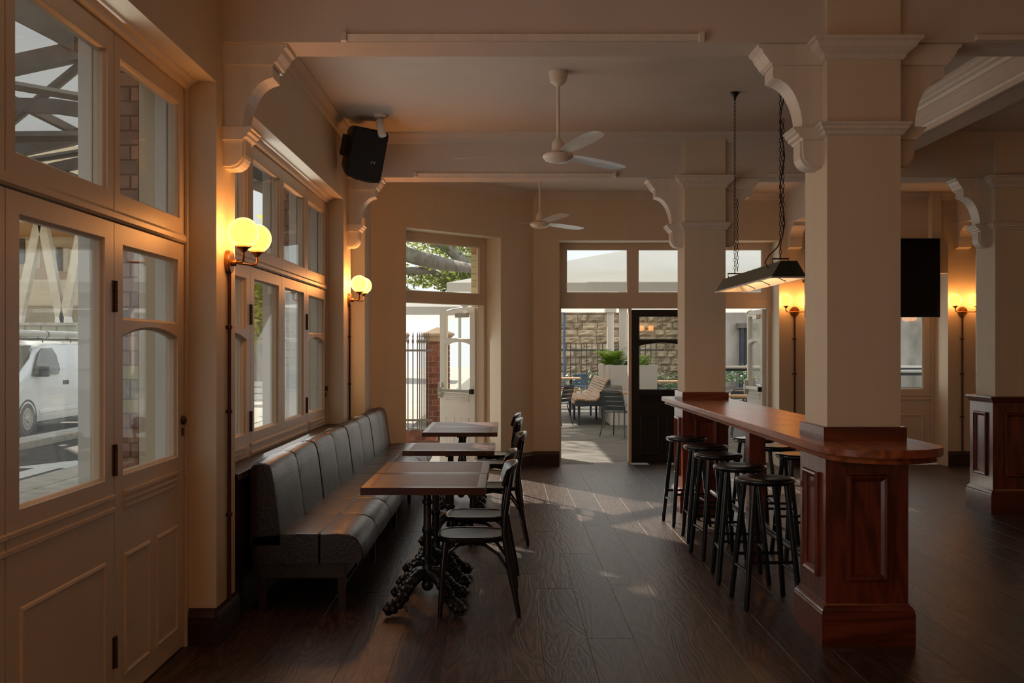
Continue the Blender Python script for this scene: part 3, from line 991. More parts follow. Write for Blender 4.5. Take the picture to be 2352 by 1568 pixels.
# ================================================================== FURNITURE
# ------------------------------------------------------------------ banquette
bq = thing('banquette', 'long brown leather banquette on timber legs under the windows', 'banquette', (-1.15, 8.6, 0))
BY0, BM = 5.84, 0.7012                                # near end and panel width (eight panels)
back_sec = [(-1.478, 0.385), (-1.300, 0.385), (-1.302, 0.46), (-1.318, 0.60), (-1.338, 0.75), (-1.352, 0.82), (-1.368, 0.852), (-1.395, 0.866), (-1.430, 0.868), (-1.462, 0.860), (-1.478, 0.835)]
seat_back = [(-1.47, 0.282), (-1.47, 0.44), (-1.32, 0.452), (-1.20, 0.462), (-1.084, 0.458), (-1.079, 0.448), (-1.078, 0.282)]
seat_front = [(-1.076, 0.282), (-1.075, 0.448), (-1.069, 0.458), (-0.98, 0.462), (-0.905, 0.452), (-0.862, 0.428), (-0.836, 0.39), (-0.826, 0.34), (-0.828, 0.31), (-0.845, 0.285), (-1.0, 0.282)]


def cushion(sec, y0, y1, puff=0.007, ends=0.008):
    mb = MB()
    cx = sum(p[0] for p in sec) / len(sec)
    cz = sum(p[1] for p in sec) / len(sec)
    rows = []
    L = y1 - y0
    for t, k in ((0.0, -ends), (0.012, -ends * 0.35), (0.035, 0.0), (0.25, puff * 0.6), (0.5, puff), (0.75, puff * 0.6), (0.965, 0.0), (0.988, -ends * 0.35), (1.0, -ends)):
        row = []
        for x, z in sec:
            d = Vector((x - cx, z - cz))
            n = d.normalized()
            row.append((x + n.x * k, y0 + L * t, z + n.y * k))
        rows.append(row)
    return mb.loops(rows, False, True, True)


for i in range(8):
    a, b = BY0 + i * BM + 0.0005, BY0 + (i + 1) * BM - 0.0005
    cushion(back_sec, a, b).build('back_cushion', 'leather', bq, smooth=50)
    cushion(seat_back, a, b, 0.005, 0.005).build('seat_cushion', 'leather', bq, smooth=50)
    cushion(seat_front, a, b, 0.005, 0.006).build('seat_front', 'leather', bq, smooth=50)
BY1 = BY0 + 8 * BM
MB().tube([(-1.077, BY0 + 0.01, 0.452), (-1.077, BY1 - 0.01, 0.452)], 0.006, 8).build('piping', 'piping', bq, smooth=True)
for i in (2, 4, 6):
    y = BY0 + i * BM
    pts = [(x, y, z) for x, z in back_sec[2:10]]
    MB().tube(pts, 0.0045, 6).build('piping', 'piping', bq, smooth=True)
MB().box(-1.47, -0.93, BY0 + 0.03, BY1 - 0.03, 0.195, 0.285, 0.004).build('base_frame', 'ledge', bq)
for i in range(5):
    y = BY0 + 0.06 + i * (BY1 - BY0 - 0.12) / 4
    for x in (-0.955, -1.42):
        MB().loops([[(x - h, y - h, z), (x + h, y - h, z), (x + h, y + h, z), (x - h, y + h, z)] for h, z in ((0.016, 0.0), (0.024, 0.196))], False, True, True).build('leg', 'skirting', bq)

# ------------------------------------------------------------------ tables on cast-iron pedestals
TW, TD = 0.70, 0.652


def make_table(label):
    t = thing('cafe_table', label, 'table', (0, 0, 0), group='square tables along the banquette')
    w, d = TW / 2, TD / 2
    z0, z1, bw = 0.712, 0.752, 0.048
    MB().rects([]) if False else None
    MB().box(-w + bw + 0.001, w - bw - 0.001, -d + bw + 0.001, d - bw - 0.001, z0, z1 - 0.001).build('top_panel', 'table_top', t, (0, 0, 0))
    # mitred hardwood edging, one strip per side
    def strip(p, q, r, s):
        return MB().loops([[(*p, z0), (*q, z0), (*r, z0), (*s, z0)], [(*p, z1 - 0.003), (*q, z1 - 0.003), (*r, z1 - 0.003), (*s, z1 - 0.003)],
                           [tuple(c * 0.994 for c in p) + (z1,), tuple(c * 0.994 for c in q) + (z1,), (*r, z1), (*s, z1)]], False, True, True)
    o_ = [(-w, -d), (w, -d), (w, d), (-w, d)]
    i_ = [(-w + bw, -d + bw), (w - bw, -d + bw), (w - bw, d - bw), (-w + bw, d - bw)]
    for k in range(4):
        strip(o_[k], o_[(k + 1) % 4], i_[(k + 1) % 4], i_[k]).build('edging', 'table_edge', t, (0, 0, 0))
    MB().box(-0.20, 0.20, -0.03, 0.03, 0.690, 0.712, 0.003).box(-0.03, 0.03, -0.20, 0.20, 0.692, 0.712, 0.003).build('top_plate', 'iron', t, (0, 0, 0))
    prof = [(0.030, 0.16), (0.046, 0.175), (0.050, 0.20), (0.040, 0.22), (0.030, 0.235), (0.030, 0.27), (0.036, 0.275), (0.036, 0.29), (0.026, 0.30), (0.0245, 0.44), (0.030, 0.445), (0.033, 0.46), (0.030, 0.475), (0.024, 0.485), (0.023, 0.61), (0.029, 0.615), (0.031, 0.625), (0.029, 0.635), (0.023, 0.64), (0.023, 0.692)]
    MB().lathe(prof, (0, 0, 0), 18).build('pedestal', 'iron', t, (0, 0, 0), smooth=35)
    MB().sphere((0, 0, 0.135), 0.036, 14, 8).build('finial', 'iron', t, (0, 0, 0), smooth=True)
    for k in range(4):
        a = PI / 4 + k * PI / 2
        ca, sa = math.cos(a), math.sin(a)
        mb = MB()
        path = [(0.02, 0.205), (0.07, 0.20), (0.12, 0.165), (0.165, 0.11), (0.205, 0.065), (0.25, 0.05), (0.285, 0.045)]
        mb.tube([(r * ca, r * sa, z) for r, z in path], [0.034, 0.036, 0.034, 0.030, 0.026, 0.026, 0.020], 10)
        foot = mb.build('foot', 'iron', t, (0, 0, 0), smooth=True)
        # acanthus lobes and toe knuckles cast onto the leg
        lob = MB()
        for r, z, s in ((0.10, 0.200, 0.026), (0.135, 0.172, 0.026), (0.170, 0.138, 0.025), (0.200, 0.105, 0.024), (0.235, 0.082, 0.026), (0.272, 0.066, 0.028), (0.300, 0.045, 0.026), (0.255, 0.028, 0.024), (0.292, 0.020, 0.019), (0.215, 0.045, 0.022), (0.175, 0.080, 0.024)):
            lob.sphere((r * ca, r * sa, z), s, 8, 5, 1.15, 1.15, 0.78)
        for sgn in (-1, 1):
            for r, z, s in ((0.14, 0.150, 0.020), (0.185, 0.110, 0.020), (0.240, 0.060, 0.021), (0.280, 0.045, 0.020)):
                lob.sphere((r * ca - sgn * 0.026 * sa, r * sa + sgn * 0.026 * ca, z), s, 8, 5)
        tag(lob.build('leaf_ornament', 'iron', foot, (0, 0, 0), smooth=True), kind='stuff')
    return t


TX = -0.461
tlabs = ['square table nearest of the row, beside the bentwood chair in front', 'square table pushed against the far edge of the nearest table', 'square table standing alone in the middle of the row',
         'square table just in front of the sunlit table by the door', 'square table at the end of the row with a sunlit corner']
ty = [5.64 + TD / 2, 6.305 + TD / 2, 7.677 + TD / 2, 9.36 + TD / 2, 10.02 + TD / 2]
tx = [-0.461, -0.458, -0.434, -0.425, -0.425]
t0 = make_table(tlabs[0])
t0.location = (tx[0], ty[0], 0)
for i in range(1, 5):
    dup(t0, (tx[i], ty[i], 0), 0, tlabs[i])


# ------------------------------------------------------------------ bentwood chairs (face -x)
def make_chair(label):
    c = thing('bentwood_chair', label, 'chair', (0, 0, 0), group='bentwood chairs facing the banquette')
    zs = 0.452
    # seat ring and dished seat; outline is round in front and narrower behind
    def outline(k, n=36):
        out = []
        for i in range(n):
            a = 2 * PI * i / n
            x, y = math.cos(a), math.sin(a)
            e = 0.62
            px = math.copysign(abs(x) ** e, x) * 0.200
            py = math.copysign(abs(y) ** e, y) * (0.195 - 0.018 * x)
            out.append((px * k, py * k))
        return out
    o1, o2, o3 = outline(1.0), outline(0.975), outline(0.90)
    MB().loops([[(x, y, zs - 0.030) for x, y in outline(0.97)], [(x, y, zs - 0.022) for x, y in o1], [(x, y, zs - 0.004) for x, y in o1], [(x, y, zs) for x, y in o2], [(x, y, zs) for x, y in outline(0.92)], [(x, y, zs - 0.006) for x, y in o3], [(x, y, zs - 0.03) for x, y in o3]], True).build('seat_ring', 'bentwood', c, (0, 0, 0), smooth=50)
    MB().loops([[(x, y, zs - 0.02) for x, y in o3], [(x, y, zs - 0.004) for x, y in o3], [(x, y, zs - 0.007) for x, y in outline(0.6)], [(x, y, zs - 0.010) for x, y in outline(0.25)]], False, True, True).build('seat', 'chair_seat', c, (0, 0, 0), smooth=True)
    for s in (-1, 1):
        MB().tube([(-0.150, 0.150 * s, zs - 0.025), (-0.168, 0.165 * s, 0.25), (-0.180, 0.178 * s, 0.03), (-0.181, 0.179 * s, 0.0)], [0.0205, 0.0185, 0.0145, 0.012], 10).build('front_leg', 'bentwood', c, (0, 0, 0), smooth=True)
        # rear leg and back post are one bent rod
        MB().tube([(0.268, 0.185 * s, 0.0), (0.262, 0.184 * s, 0.04), (0.232, 0.178 * s, 0.20), (0.198, 0.170 * s, 0.38), (0.186, 0.167 * s, 0.47), (0.190, 0.170 * s, 0.58), (0.206, 0.178 * s, 0.70), (0.226, 0.186 * s, 0.82)], [0.011, 0.0155, 0.017, 0.018, 0.018, 0.0175, 0.0165, 0.014], 10).build('back_post', 'bentwood', c, (0, 0, 0), smooth=True)
        # curved braces under the seat, side and front-to-back
        MB().tube([(0.232, 0.178 * s, 0.16), (0.205, 0.171 * s, 0.27), (0.150, 0.160 * s, 0.355), (0.075, 0.15 * s, 0.405), (0.0, 0.145 * s, 0.418), (-0.075, 0.145 * s, 0.405), (-0.13, 0.150 * s, 0.37), (-0.163, 0.160 * s, 0.31)], 0.0095, 8).build('brace', 'bentwood', c, (0, 0, 0), smooth=True)
    MB().tube([(-0.165, -0.160, 0.30), (-0.155, -0.12, 0.365), (-0.145, -0.05, 0.405), (-0.145, 0.05, 0.405), (-0.155, 0.12, 0.365), (-0.165, 0.160, 0.30)], 0.009, 8).build('brace', 'bentwood', c, (0, 0, 0), smooth=True)
    # broad curved top rail, hollow towards the sitter
    rows = []
    n = 14
    for i in range(n + 1):
        a = -1 + 2 * i / n
        y = 0.215 * a
        x = 0.232 - 0.060 * (a * a) + 0.014
        h = 0.5 * (0.150 - 0.055 * abs(a) ** 2.2)
        zc = 0.800
        th = 0.0075
        q = []
        for (dz, dx, tt) in ((-1, -0.012, 1), (-0.96, -0.010, -1), (0, 0, -1), (0.9, 0.016, -1), (1, 0.020, 0), (0.9, 0.018, 1), (0, 0.002, 1)):
            q.append((x + dx - tt * th, y, zc + dz * h))
        rows.append(q)
    MB().loops(rows, False, True, True).build('top_rail', 'bentwood', c, (0, 0, 0), smooth=50)
    rows = []
    for i in range(9):
        a = -1 + 2 * i / 8
        y = 0.168 * a
        x = 0.196 + 0.018 * (1 - a * a)
        rows.append([(x - 0.006, y, 0.575), (x + 0.006, y, 0.575), (x + 0.010, y, 0.625), (x - 0.002, y, 0.625)])
    MB().loops(rows, False, True, True).build('lower_rail', 'bentwood', c, (0, 0, 0), smooth=50)
    return c


clabs = ['black bentwood chair nearest, drawn up to the nearest table', 'black bentwood chair second in the row, seat half behind the nearest chair', 'black bentwood chair at the table standing alone',
         'black bentwood chair fourth along, with a bright rim on its rail', 'black bentwood chair last in the row by the doorway, rail catching the sun']
cpos = [(-0.195, 5.93, 0.02), (-0.19, 6.63, -0.03), (-0.10, 8.0, 0.04), (-0.10, 9.62, 0.0), (-0.105, 10.40, -0.06)]
c0 = make_chair(clabs[0])
c0.location = (*cpos[0][:2], 0)
c0.rotation_euler.z = cpos[0][2]
for i in range(1, 5):
    dup(c0, (*cpos[i][:2], 0), cpos[i][2], clabs[i])

# ------------------------------------------------------------------ bar counter wrapped round the two columns
bar = thing('bar_counter', 'mahogany standing bar with round end wrapped around two columns', 'bar counter', (1.865, 7.4, 0))
BZ = 1.05


def counter_outline(grow, z):
    cx, a = 1.862, 0.302 + grow
    pts = []
    for i in range(21):
        t = PI + PI * i / 20
        pts.append((cx + a * math.cos(t), 5.04 + (0.285 + grow) * math.sin(t), z))
    for i in range(11):
        t = PI / 2 * i / 10
        pts.append((cx + a - 0.05 + 0.05 * math.cos(t), 10.10 + grow + 0.05 * math.sin(t), z))
    for i in range(11):
        t = PI / 2 + PI / 2 * i / 10
        pts.append((cx - a + 0.05 + 0.05 * math.cos(t), 10.10 + grow + 0.05 * math.sin(t), z))
    return pts


MB().loops([counter_outline(-0.03, BZ - 0.042), counter_outline(-0.004, BZ - 0.042), counter_outline(0, BZ - 0.037), counter_outline(0, BZ - 0.006), counter_outline(-0.005, BZ)], False, True, True).build('countertop', 'mahogany_y', bar, smooth=35)
MB().loops([counter_outline(-0.045, BZ - 0.072), counter_outline(-0.03, BZ - 0.070), counter_outline(-0.026, BZ - 0.062), counter_outline(-0.034, BZ - 0.055), counter_outline(-0.02, BZ - 0.042)], False, True, True).build('under_moulding', 'mahogany_y', bar, smooth=35)


def panelled_base(parent, x0, x1, y0, y1, zt, part='base', top=False):
    m = MB().box(x0, x1, y0, y1, 0.17, zt).build(part, 'mahogany', parent, bev=0.004)
    MB().ring(x0, x1, y0, y1, [(0, 0.0), (0.028, 0.0), (0.028, 0.165), (0.024, 0.172), (0, 0.172)]).build('plinth', 'mahogany_x', m)
    MB().ring(x0, x1, y0, y1, [(0, 0.172), (0.024, 0.172), (0.026, 0.180), (0.020, 0.188), (0.016, 0.198), (0.006, 0.206), (0.004, 0.215), (0, 0.215)]).build('plinth_moulding', 'mahogany_x', m)
    # bolection-moulded panel on each face
    def faces():
        yield (x0, x1), lambda a, h, z: (a, y0 - h, z)
        yield (x0, x1), lambda a, h, z: (a, y1 + h, z)
        yield (y0, y1), lambda a, h, z: (x0 - h, a, z)
        yield (y0, y1), lambda a, h, z: (x1 + h, a, z)
    for (a0, a1), P in faces():
        g = 0.105
        za, zb = 0.33, zt - 0.10

        def rr(k, h):
            return [P(a0 + g + k, h, za + k), P(a1 - g - k, h, za + k), P(a1 - g - k, h, zb - k), P(a0 + g + k, h, zb - k)]
        MB().loops([rr(0, 0), rr(0, 0.012), rr(0.006, 0.022), rr(0.014, 0.024), rr(0.024, 0.018), rr(0.032, 0.010), rr(0.038, 0.004), rr(0.038, 0)], True).build('panel_moulding', 'mahogany', m)
    return m


panelled_base(bar, 1.652, 2.078, 5.21, 5.66, BZ - 0.07)
panelled_base(bar, 1.652, 2.078, 9.42, 9.88, BZ - 0.07)
for ya, yb in ((5.25, 5.675), (9.44, 9.865)):
    MB().ring(CX0, CX1, ya + 0.022, yb - 0.022, [(0.001, BZ), (0.024, BZ), (0.024, BZ + 0.068), (0.021, BZ + 0.072), (0.001, BZ + 0.072)]).build('upstand', 'mahogany_x', bar)
MB().box(1.772, 1.892, 7.34, 7.46, 0.0, BZ - 0.07, 0.004).build('post', 'mahogany', bar)
MB().tube([(1.865, 5.66, 0.235), (1.865, 9.42, 0.235)], 0.021, 12).build('foot_rail', 'iron', bar, smooth=True)

wb = thing('column_casing', 'panelled mahogany casing around the foot of a cream column', 'casing', (4.78, 9.65, 0))
m = panelled_base(wb, 4.545, 5.015, 9.42, 9.885, 1.03, 'casing_body')
MB().ring(4.545, 5.015, 9.42, 9.885, [(-0.04, 1.082), (0.03, 1.082), (0.03, 1.066), (0.018, 1.056), (0.014, 1.04), (0.004, 1.03), (0.0, 1.02), (-0.04, 1.02)]).build('cap_moulding', 'mahogany_x', wb)


# ------------------------------------------------------------------ bar stools
def make_stool(label):
    s = thing('bar_stool', label, 'stool', (0, 0, 0), group='round black stools along the bar')
    MB().lathe([(0.0, 0.722), (0.155, 0.722), (0.168, 0.727), (0.176, 0.738), (0.176, 0.748), (0.170, 0.756), (0.150, 0.760), (0.080, 0.756), (0.0, 0.755)], (0, 0, 0), 36).build('seat', 'stool', s, (0, 0, 0), smooth=50)
    for a in (-1, 1):
        for b in (-1, 1):
            MB().tube([(0.098 * a, 0.098 * b, 0.724), (0.128 * a, 0.128 * b, 0.38), (0.160 * a, 0.160 * b, 0.012), (0.161 * a, 0.161 * b, 0.0)], [0.0165, 0.0185, 0.0165, 0.013], 12).build('leg', 'stool', s, (0, 0, 0), smooth=True)
    for a in (-1, 1):
        k = 0.143
        MB().tube([(k * a, -k, 0.215), (k * a, k, 0.215)], 0.010, 8).build('stretcher', 'stool', s, (0, 0, 0), smooth=True)
        k = 0.138
        MB().tube([(-k, k * a, 0.275), (k, k * a, 0.275)], 0.010, 8).build('stretcher', 'stool', s, (0, 0, 0), smooth=True)
    return s


slabs = ['black bar stool nearest, beside the panelled end of the bar', 'second black bar stool from the panelled near end, aisle side', 'third black bar stool along the aisle side, in the middle of its row', 'fourth black bar stool along the aisle side of the bar', 'black bar stool last on the aisle side by the black door',
         'black bar stool on the courtyard side nearest the near column', 'black bar stool on the courtyard side just beyond the middle post', 'black bar stool farthest along the courtyard side of the bar']
spos = [(1.558, 6.06, 0.05), (1.555, 6.70, -0.08), (1.565, 7.43, 0.1), (1.60, 8.08, -0.04), (1.578, 8.82, 0.12), (2.165, 7.42, 0.06), (2.14, 8.05, -0.1), (2.15, 8.72, 0.03)]
s0 = make_stool(slabs[0])
s0.location = (*spos[0][:2], 0)
s0.rotation_euler.z = spos[0][2]
for i in range(1, 8):
    dup(s0, (*spos[i][:2], 0), spos[i][2], slabs[i])


# ------------------------------------------------------------------ globe wall lamps with conduit
def make_sconce(label, loc, rotz, zb=0.19, watts=4.6):
    """local: wall plane y=0, room side -y"""
    s = thing('wall_lamp', label, 'wall lamp', loc, rotz, 'twin globe wall lamps')
    Z = 0.0
    MB().lathe([(0.062, 0.0), (0.062, -0.022), (0.058, -0.027), (0.0, -0.028)], (0, 0, Z), 28, 'y').build('backplate', 'brass', s, (0, 0, 0), smooth=35)
    MB().lathe([(0.019, -0.026), (0.019, -0.045), (0.015, -0.052), (0.0, -0.053)], (0, 0, Z - 0.005), 14, 'y').build('boss', 'brass', s, (0, 0, 0), smooth=35)
    for a in (-1, 1):
        x = 0.142 * a
        yq = -0.125
        pts = [(0, -0.045, Z - 0.005), (x * 0.35, yq * 0.62, Z - 0.008), (x * 0.75, yq * 0.88, Z - 0.010), (x * 0.94, yq * 0.98, Z - 0.004), (x, yq, Z + 0.012), (x, yq, Z + 0.045)]
        arm = MB().tube(pts, 0.0065, 10).build('arm', 'brass', s, (0, 0, 0), smooth=True)
        MB().lathe([(0.010, 0.038), (0.016, 0.046), (0.026, 0.056), (0.037, 0.062), (0.038, 0.070), (0.030, 0.072), (0.0, 0.072)], (x, yq, Z), 20).build('gallery', 'brass', arm, (0, 0, 0), smooth=40)
        for k in range(3):
            t = 2 * PI * k / 3 + 0.4
            MB().tube([(x + 0.036 * math.cos(t), yq + 0.036 * math.sin(t), Z + 0.066), (x + 0.046 * math.cos(t), yq + 0.046 * math.sin(t), Z + 0.066)], 0.0035, 6).build('thumb_screw', 'brass', arm, (0, 0, 0))
        MB().sphere((x, yq, Z + 0.140), 0.079, 28, 18).build('globe', 'globe', s, (0, 0, 0), smooth=True)
        l = bpy.data.lights.new('globe_light', 'POINT')
        l.energy, l.color, l.shadow_soft_size = watts, (1.0, 0.36, 0.095), 0.084
        l.use_soft_falloff = False
        lo = bpy.data.objects.new('globe_light', l)
        COL.objects.link(lo)
        lo.parent = s
        lo.location = (x, yq, Z + 0.140)
    zf = zb - loc[2]
    p = MB().tube([(0, -0.013, Z - 0.06), (0, -0.013, zf)], 0.0105, 10).build('conduit', 'conduit', s, (0, 0, 0), smooth=True)
    for zz in (0.35, 0.80, 1.35):
        z = zz * (zf) / 1.8
        MB().lathe([(0.0125, -0.010), (0.0155, -0.008), (0.0155, 0.008), (0.0125, 0.010)], (0, -0.013, z), 10).box(-0.028, 0.028, -0.004, 0.0, z - 0.008, z + 0.008).build('saddle', 'conduit', p, (0, 0, 0))
    return s


make_sconce('twin globe wall lamp nearest, on the pier beside the street doors', (XW, 5.42, 1.995), PI / 2)
make_sconce('twin globe wall lamp on the far street pier above the banquette', (XW, 9.60, 1.995), PI / 2, watts=8.5)
make_sconce('twin globe wall lamp between the courtyard doorway and the near column', (3.745, YB, 2.01), 0, watts=4.0)
make_sconce('twin globe wall lamp between the television and the panelled column', (5.92, YB, 2.01), 0, watts=4.0)
make_sconce('unseen twin globe wall lamp added for fill on the next street pier', (XW, 1.25, 1.995), PI / 2, watts=10.0)  # from here on: unseen lamps added as warm fill for the room
make_sconce('unseen twin globe wall lamp added for fill on the side wall, far one', (XR, 7.4, 1.995), -PI / 2, watts=3.0)
make_sconce('unseen twin globe wall lamp added for fill on the side wall, close one', (XR, 3.2, 1.995), -PI / 2, watts=3.0)
make_sconce('unseen twin globe wall lamp added for fill on the front wall, street end', (1.2, -3.2, 1.995), PI, watts=7.0)
make_sconce('unseen twin globe wall lamp added for fill on the front wall, far end', (4.2, -3.2, 1.995), PI, watts=5.0)


# ------------------------------------------------------------------ trough lamp over the bar
def chain_mesh(x, y, z0, z1, step=0.030):
    mb = MB()
    n = int((z1 - z0) / step)
    for i in range(n):
        zc = z0 + (i + 0.5) * (z1 - z0) / n
        turn = i % 2
        pts = []
        for k in range(9):
            a = 2 * PI * k / 8
            u, w = 0.0078 * math.cos(a), 0.0185 * math.sin(a)
            pts.append((x + (u if turn else 0), y + (0 if turn else u), zc + w))
        mb.tube(pts, 0.0022, 5, cap=False)
    return mb


pl = thing('trough_lamp', 'long green enamel trough lamp hung on chains over the bar', 'pendant lamp', (1.81, 7.31, 1.98))
PXc, PY0, PY1, PZ = 1.81, 6.45, 8.17, 1.985
wb_, wt, hh = 0.112, 0.052, 0.105


def trough(g, y0, y1, t):
    return [[(PXc - wb_ + g, y, PZ), (PXc - wt + g, y, PZ + hh - t), (PXc + wt - g, y, PZ + hh - t), (PXc + wb_ - g, y, PZ)] for y in (y0, y1)]


o_, i_ = trough(0, PY0, PY1, 0), trough(0.006, PY0 + 0.02, PY1 - 0.02, 0.006)
sh = MB()
A = [[sh.v(p) for p in row] for row in o_]
for k in range(3):
    sh.face([A[0][k], A[0][k + 1], A[1][k + 1], A[1][k]])
sh.face(A[1])
sh.build('shade', 'enamel_green', pl)
ec = MB().loops([o_[0], [(x * 1.0, PY0 - 0.004, z) for x, y, z in o_[0]]], False, True, True)
tag(ec.build('end_cap', 'enamel_dark', pl), 'dark rusted end cap')
il = MB()
B = [[il.v(p) for p in row] for row in i_]
for k in range(3):
    il.face([B[0][k], B[0][k + 1], B[1][k + 1], B[1][k]])
il.face(B[0])
il.face(B[1])
il.build('reflector', 'enamel_white', pl)
for s in (-1, 1):
    MB().tube([(PXc + s * wb_, PY0, PZ), (PXc + s * wb_, PY1, PZ)], 0.006, 6).build('rolled_edge', 'enamel_white', pl)
for y in (PY0, PY1):
    MB().tube([(PXc - wb_, y, PZ), (PXc + wb_, y, PZ)], 0.006, 6).build('rolled_edge', 'enamel_white', pl)
for xx in (-0.035, 0.035):
    MB().tube([(PXc + xx, PY0 + 0.12, PZ + 0.055), (PXc + xx, PY1 - 0.12, PZ + 0.055)], 0.013, 12).build('tube', 'tube', pl, smooth=True)
for y in (6.9, 7.31, 7.75):
    MB().tube([(PXc - wb_, y, PZ), (PXc - wt * 0.9, y, PZ + 0.03), (PXc + wt * 0.9, y, PZ + 0.03), (PXc + wb_, y, PZ)], 0.003, 6).build('guard_wire', 'chain', pl)
for y, top in ((6.65, CEIL), (7.97, CEIL)):
    MB().tube([(PXc - 0.05, y, PZ + hh - 0.005), (PXc - 0.055, y, PZ + hh + 0.03), (PXc + 0.055, y, PZ + hh + 0.03), (PXc + 0.05, y, PZ + hh - 0.005)], 0.005, 6).build('hanger', 'chain', pl)
    tag(chain_mesh(PXc, y, PZ + hh + 0.03, top - 0.055).build('chain', 'chain', pl), kind='stuff')
    MB().lathe([(0.0, -0.065), (0.008, -0.062), (0.012, -0.04), (0.030, -0.012), (0.036, -0.006), (0.036, 0.0)], (PXc, y, top), 18).build('ceiling_rose', 'black', pl, smooth=40)
# doubled-back end of each chain and the flex that follows the near one
tag(chain_mesh(PXc + 0.02, 7.97, PZ + hh + 0.05, PZ + hh + 0.62).build('chain', 'chain', pl), kind='stuff')
tag(chain_mesh(PXc + 0.018, 6.65, PZ + hh + 0.22, PZ + hh + 0.95).build('chain', 'chain', pl), kind='stuff')
fx = [(PXc - 0.075, 6.66, PZ + 0.075), (PXc - 0.10, 6.66, PZ + 0.11), (PXc - 0.075, 6.66, PZ + 0.155), (PXc - 0.02, 6.65, PZ + 0.21)]
z = PZ + 0.27
k = 0
while z < CEIL - 0.03:
    fx.append((PXc + 0.016 * math.sin(k * 1.3) + 0.012, 6.65, z))
    z += 0.09
    k += 1
MB().tube(fx, 0.0042, 6).build('flex', 'cable', pl, smooth=True)


# ------------------------------------------------------------------ ceiling fans
def make_fan(label):
    f = thing('ceiling_fan', label, 'ceiling fan', (0, 0, 0), group='three blade ceiling fans')
    MB().lathe([(0.0, -0.105), (0.022, -0.105), (0.030, -0.095), (0.058, -0.075), (0.068, -0.03), (0.070, 0.0)], (0, 0, 0), 22).build('canopy', 'fan', f, (0, 0, 0), smooth=40)
    MB().tube([(0, 0, -0.09), (0, 0, -0.50)], 0.0125, 12).build('rod', 'fan', f, (0, 0, 0), smooth=True)
    MB().lathe([(0.013, -0.47), (0.018, -0.49), (0.040, -0.51), (0.047, -0.53), (0.048, -0.585), (0.0, -0.587)], (0, 0, 0), 20).build('motor_cup', 'fan', f, (0, 0, 0), smooth=40)
    MB().lathe([(0.0, -0.592), (0.085, -0.592), (0.110, -0.605), (0.114, -0.622), (0.095, -0.648), (0.05, -0.664), (0.0, -0.668)], (0, 0, 0), 28).build('motor', 'fan', f, (0, 0, 0), smooth=40)
    for k in range(3):
        a = R(167 + 120 * k)
        rows = []
        for r, w, tw in ((0.08, 0.035, -0.20), (0.16, 0.045, -0.20), (0.30, 0.058, -0.20), (0.55, 0.066, -0.19), (0.70, 0.060, -0.185), (0.775, 0.045, -0.18), (0.795, 0.02, -0.18)):
            row = []
            for s, h in ((-1, 0), (-0.5, 0.004), (0, 0.006), (0.5, 0.004), (1, 0), (0.5, 0.001), (0, 0.003), (-0.5, 0.001)):
                lx, ly, lz = r, w * s * math.cos(tw), -0.602 + w * s * math.sin(tw) + h
                row.append((lx * math.cos(a) - ly * math.sin(a), lx * math.sin(a) + ly * math.cos(a), lz))
            rows.append(row)
        b = MB().loops(rows, False, True, True).build('blade', 'fan_metal', f, (0, 0, 0), smooth=50)
        for r in (0.09, 0.11):
            MB().sphere((r * math.cos(a), r * math.sin(a), -0.588), 0.006, 8, 5).build('screw', 'chrome', b, (0, 0, 0))
    return f


f0 = make_fan('cream three blade ceiling fan hanging in the middle bay')
f0.location = (0.385, 7.38, CEIL)
f1 = dup(f0, (0.388, 11.4, CEIL), 0.03, 'smaller looking cream ceiling fan beyond the far beam')

# ------------------------------------------------------------------ loudspeaker, spotlight, television
sp = thing('loudspeaker', 'black loudspeaker tilted down in the corner above the windows', 'loudspeaker', (-1.245, 8.88, 3.245))
sp.rotation_euler = (R(17), R(6), R(24))
rows = []
for y, k in ((0.17, 0.86), (0.0, 0.97), (-0.10, 1.0), (-0.125, 0.985)):
    w, h = 0.16 * k, 0.225 * k
    rows.append([(-w * 0.9, y, -h + 0.02), (-w * 0.4, y, -h - 0.005), (w * 0.4, y, -h - 0.012), (w * 0.92, y, -h), (w, y, -h + 0.03), (w, y, h - 0.03), (w * 0.9, y, h), (-w * 0.9, y, h), (-w, y, h - 0.03), (-w, y, -h + 0.05)])
MB().loops(rows, False, True, True).build('cabinet', 'black', sp, (0, 0, 0), smooth=30)
MB().loops([[(x * 0.95, -0.124, z * 0.96) for x, _, z in rows[2]], [(x * 0.93, -0.134, z * 0.945) for x, _, z in rows[2]]], False, True, True).build('grille', 'grille', sp, (0, 0, 0))
lg = MB()
for dx, dz, w, h in ((-0.012, 0.008, 0.010, 0.003), (-0.012, 0.0, 0.008, 0.003), (-0.012, -0.008, 0.010, 0.003)):
    lg.box(0.06 + dx - w / 2, 0.06 + dx + w / 2, -0.1365, -0.134, -0.055 + dz - h / 2, -0.055 + dz + h / 2)
lg.box(0.06 - 0.019, 0.06 - 0.016, -0.1365, -0.134, -0.065, -0.045)
lg.prism([(0.062, -0.045), (0.066, -0.045), (0.071, -0.060), (0.076, -0.045), (0.080, -0.045), (0.073, -0.066), (0.069, -0.066)], 'y', -0.1365, -0.134)
lg.build('badge', 'logo', sp, (0, 0, 0))
MB().box(-0.05, 0.05, 0.15, 0.30, -0.02, 0.02, 0.004).build('mounting_arm', 'black', sp, (0, 0, 0))
MB().box(-0.20, -0.165, -0.03, 0.06, -0.05, 0.13, 0.004).build('yoke', 'black', sp, (0, 0, 0))

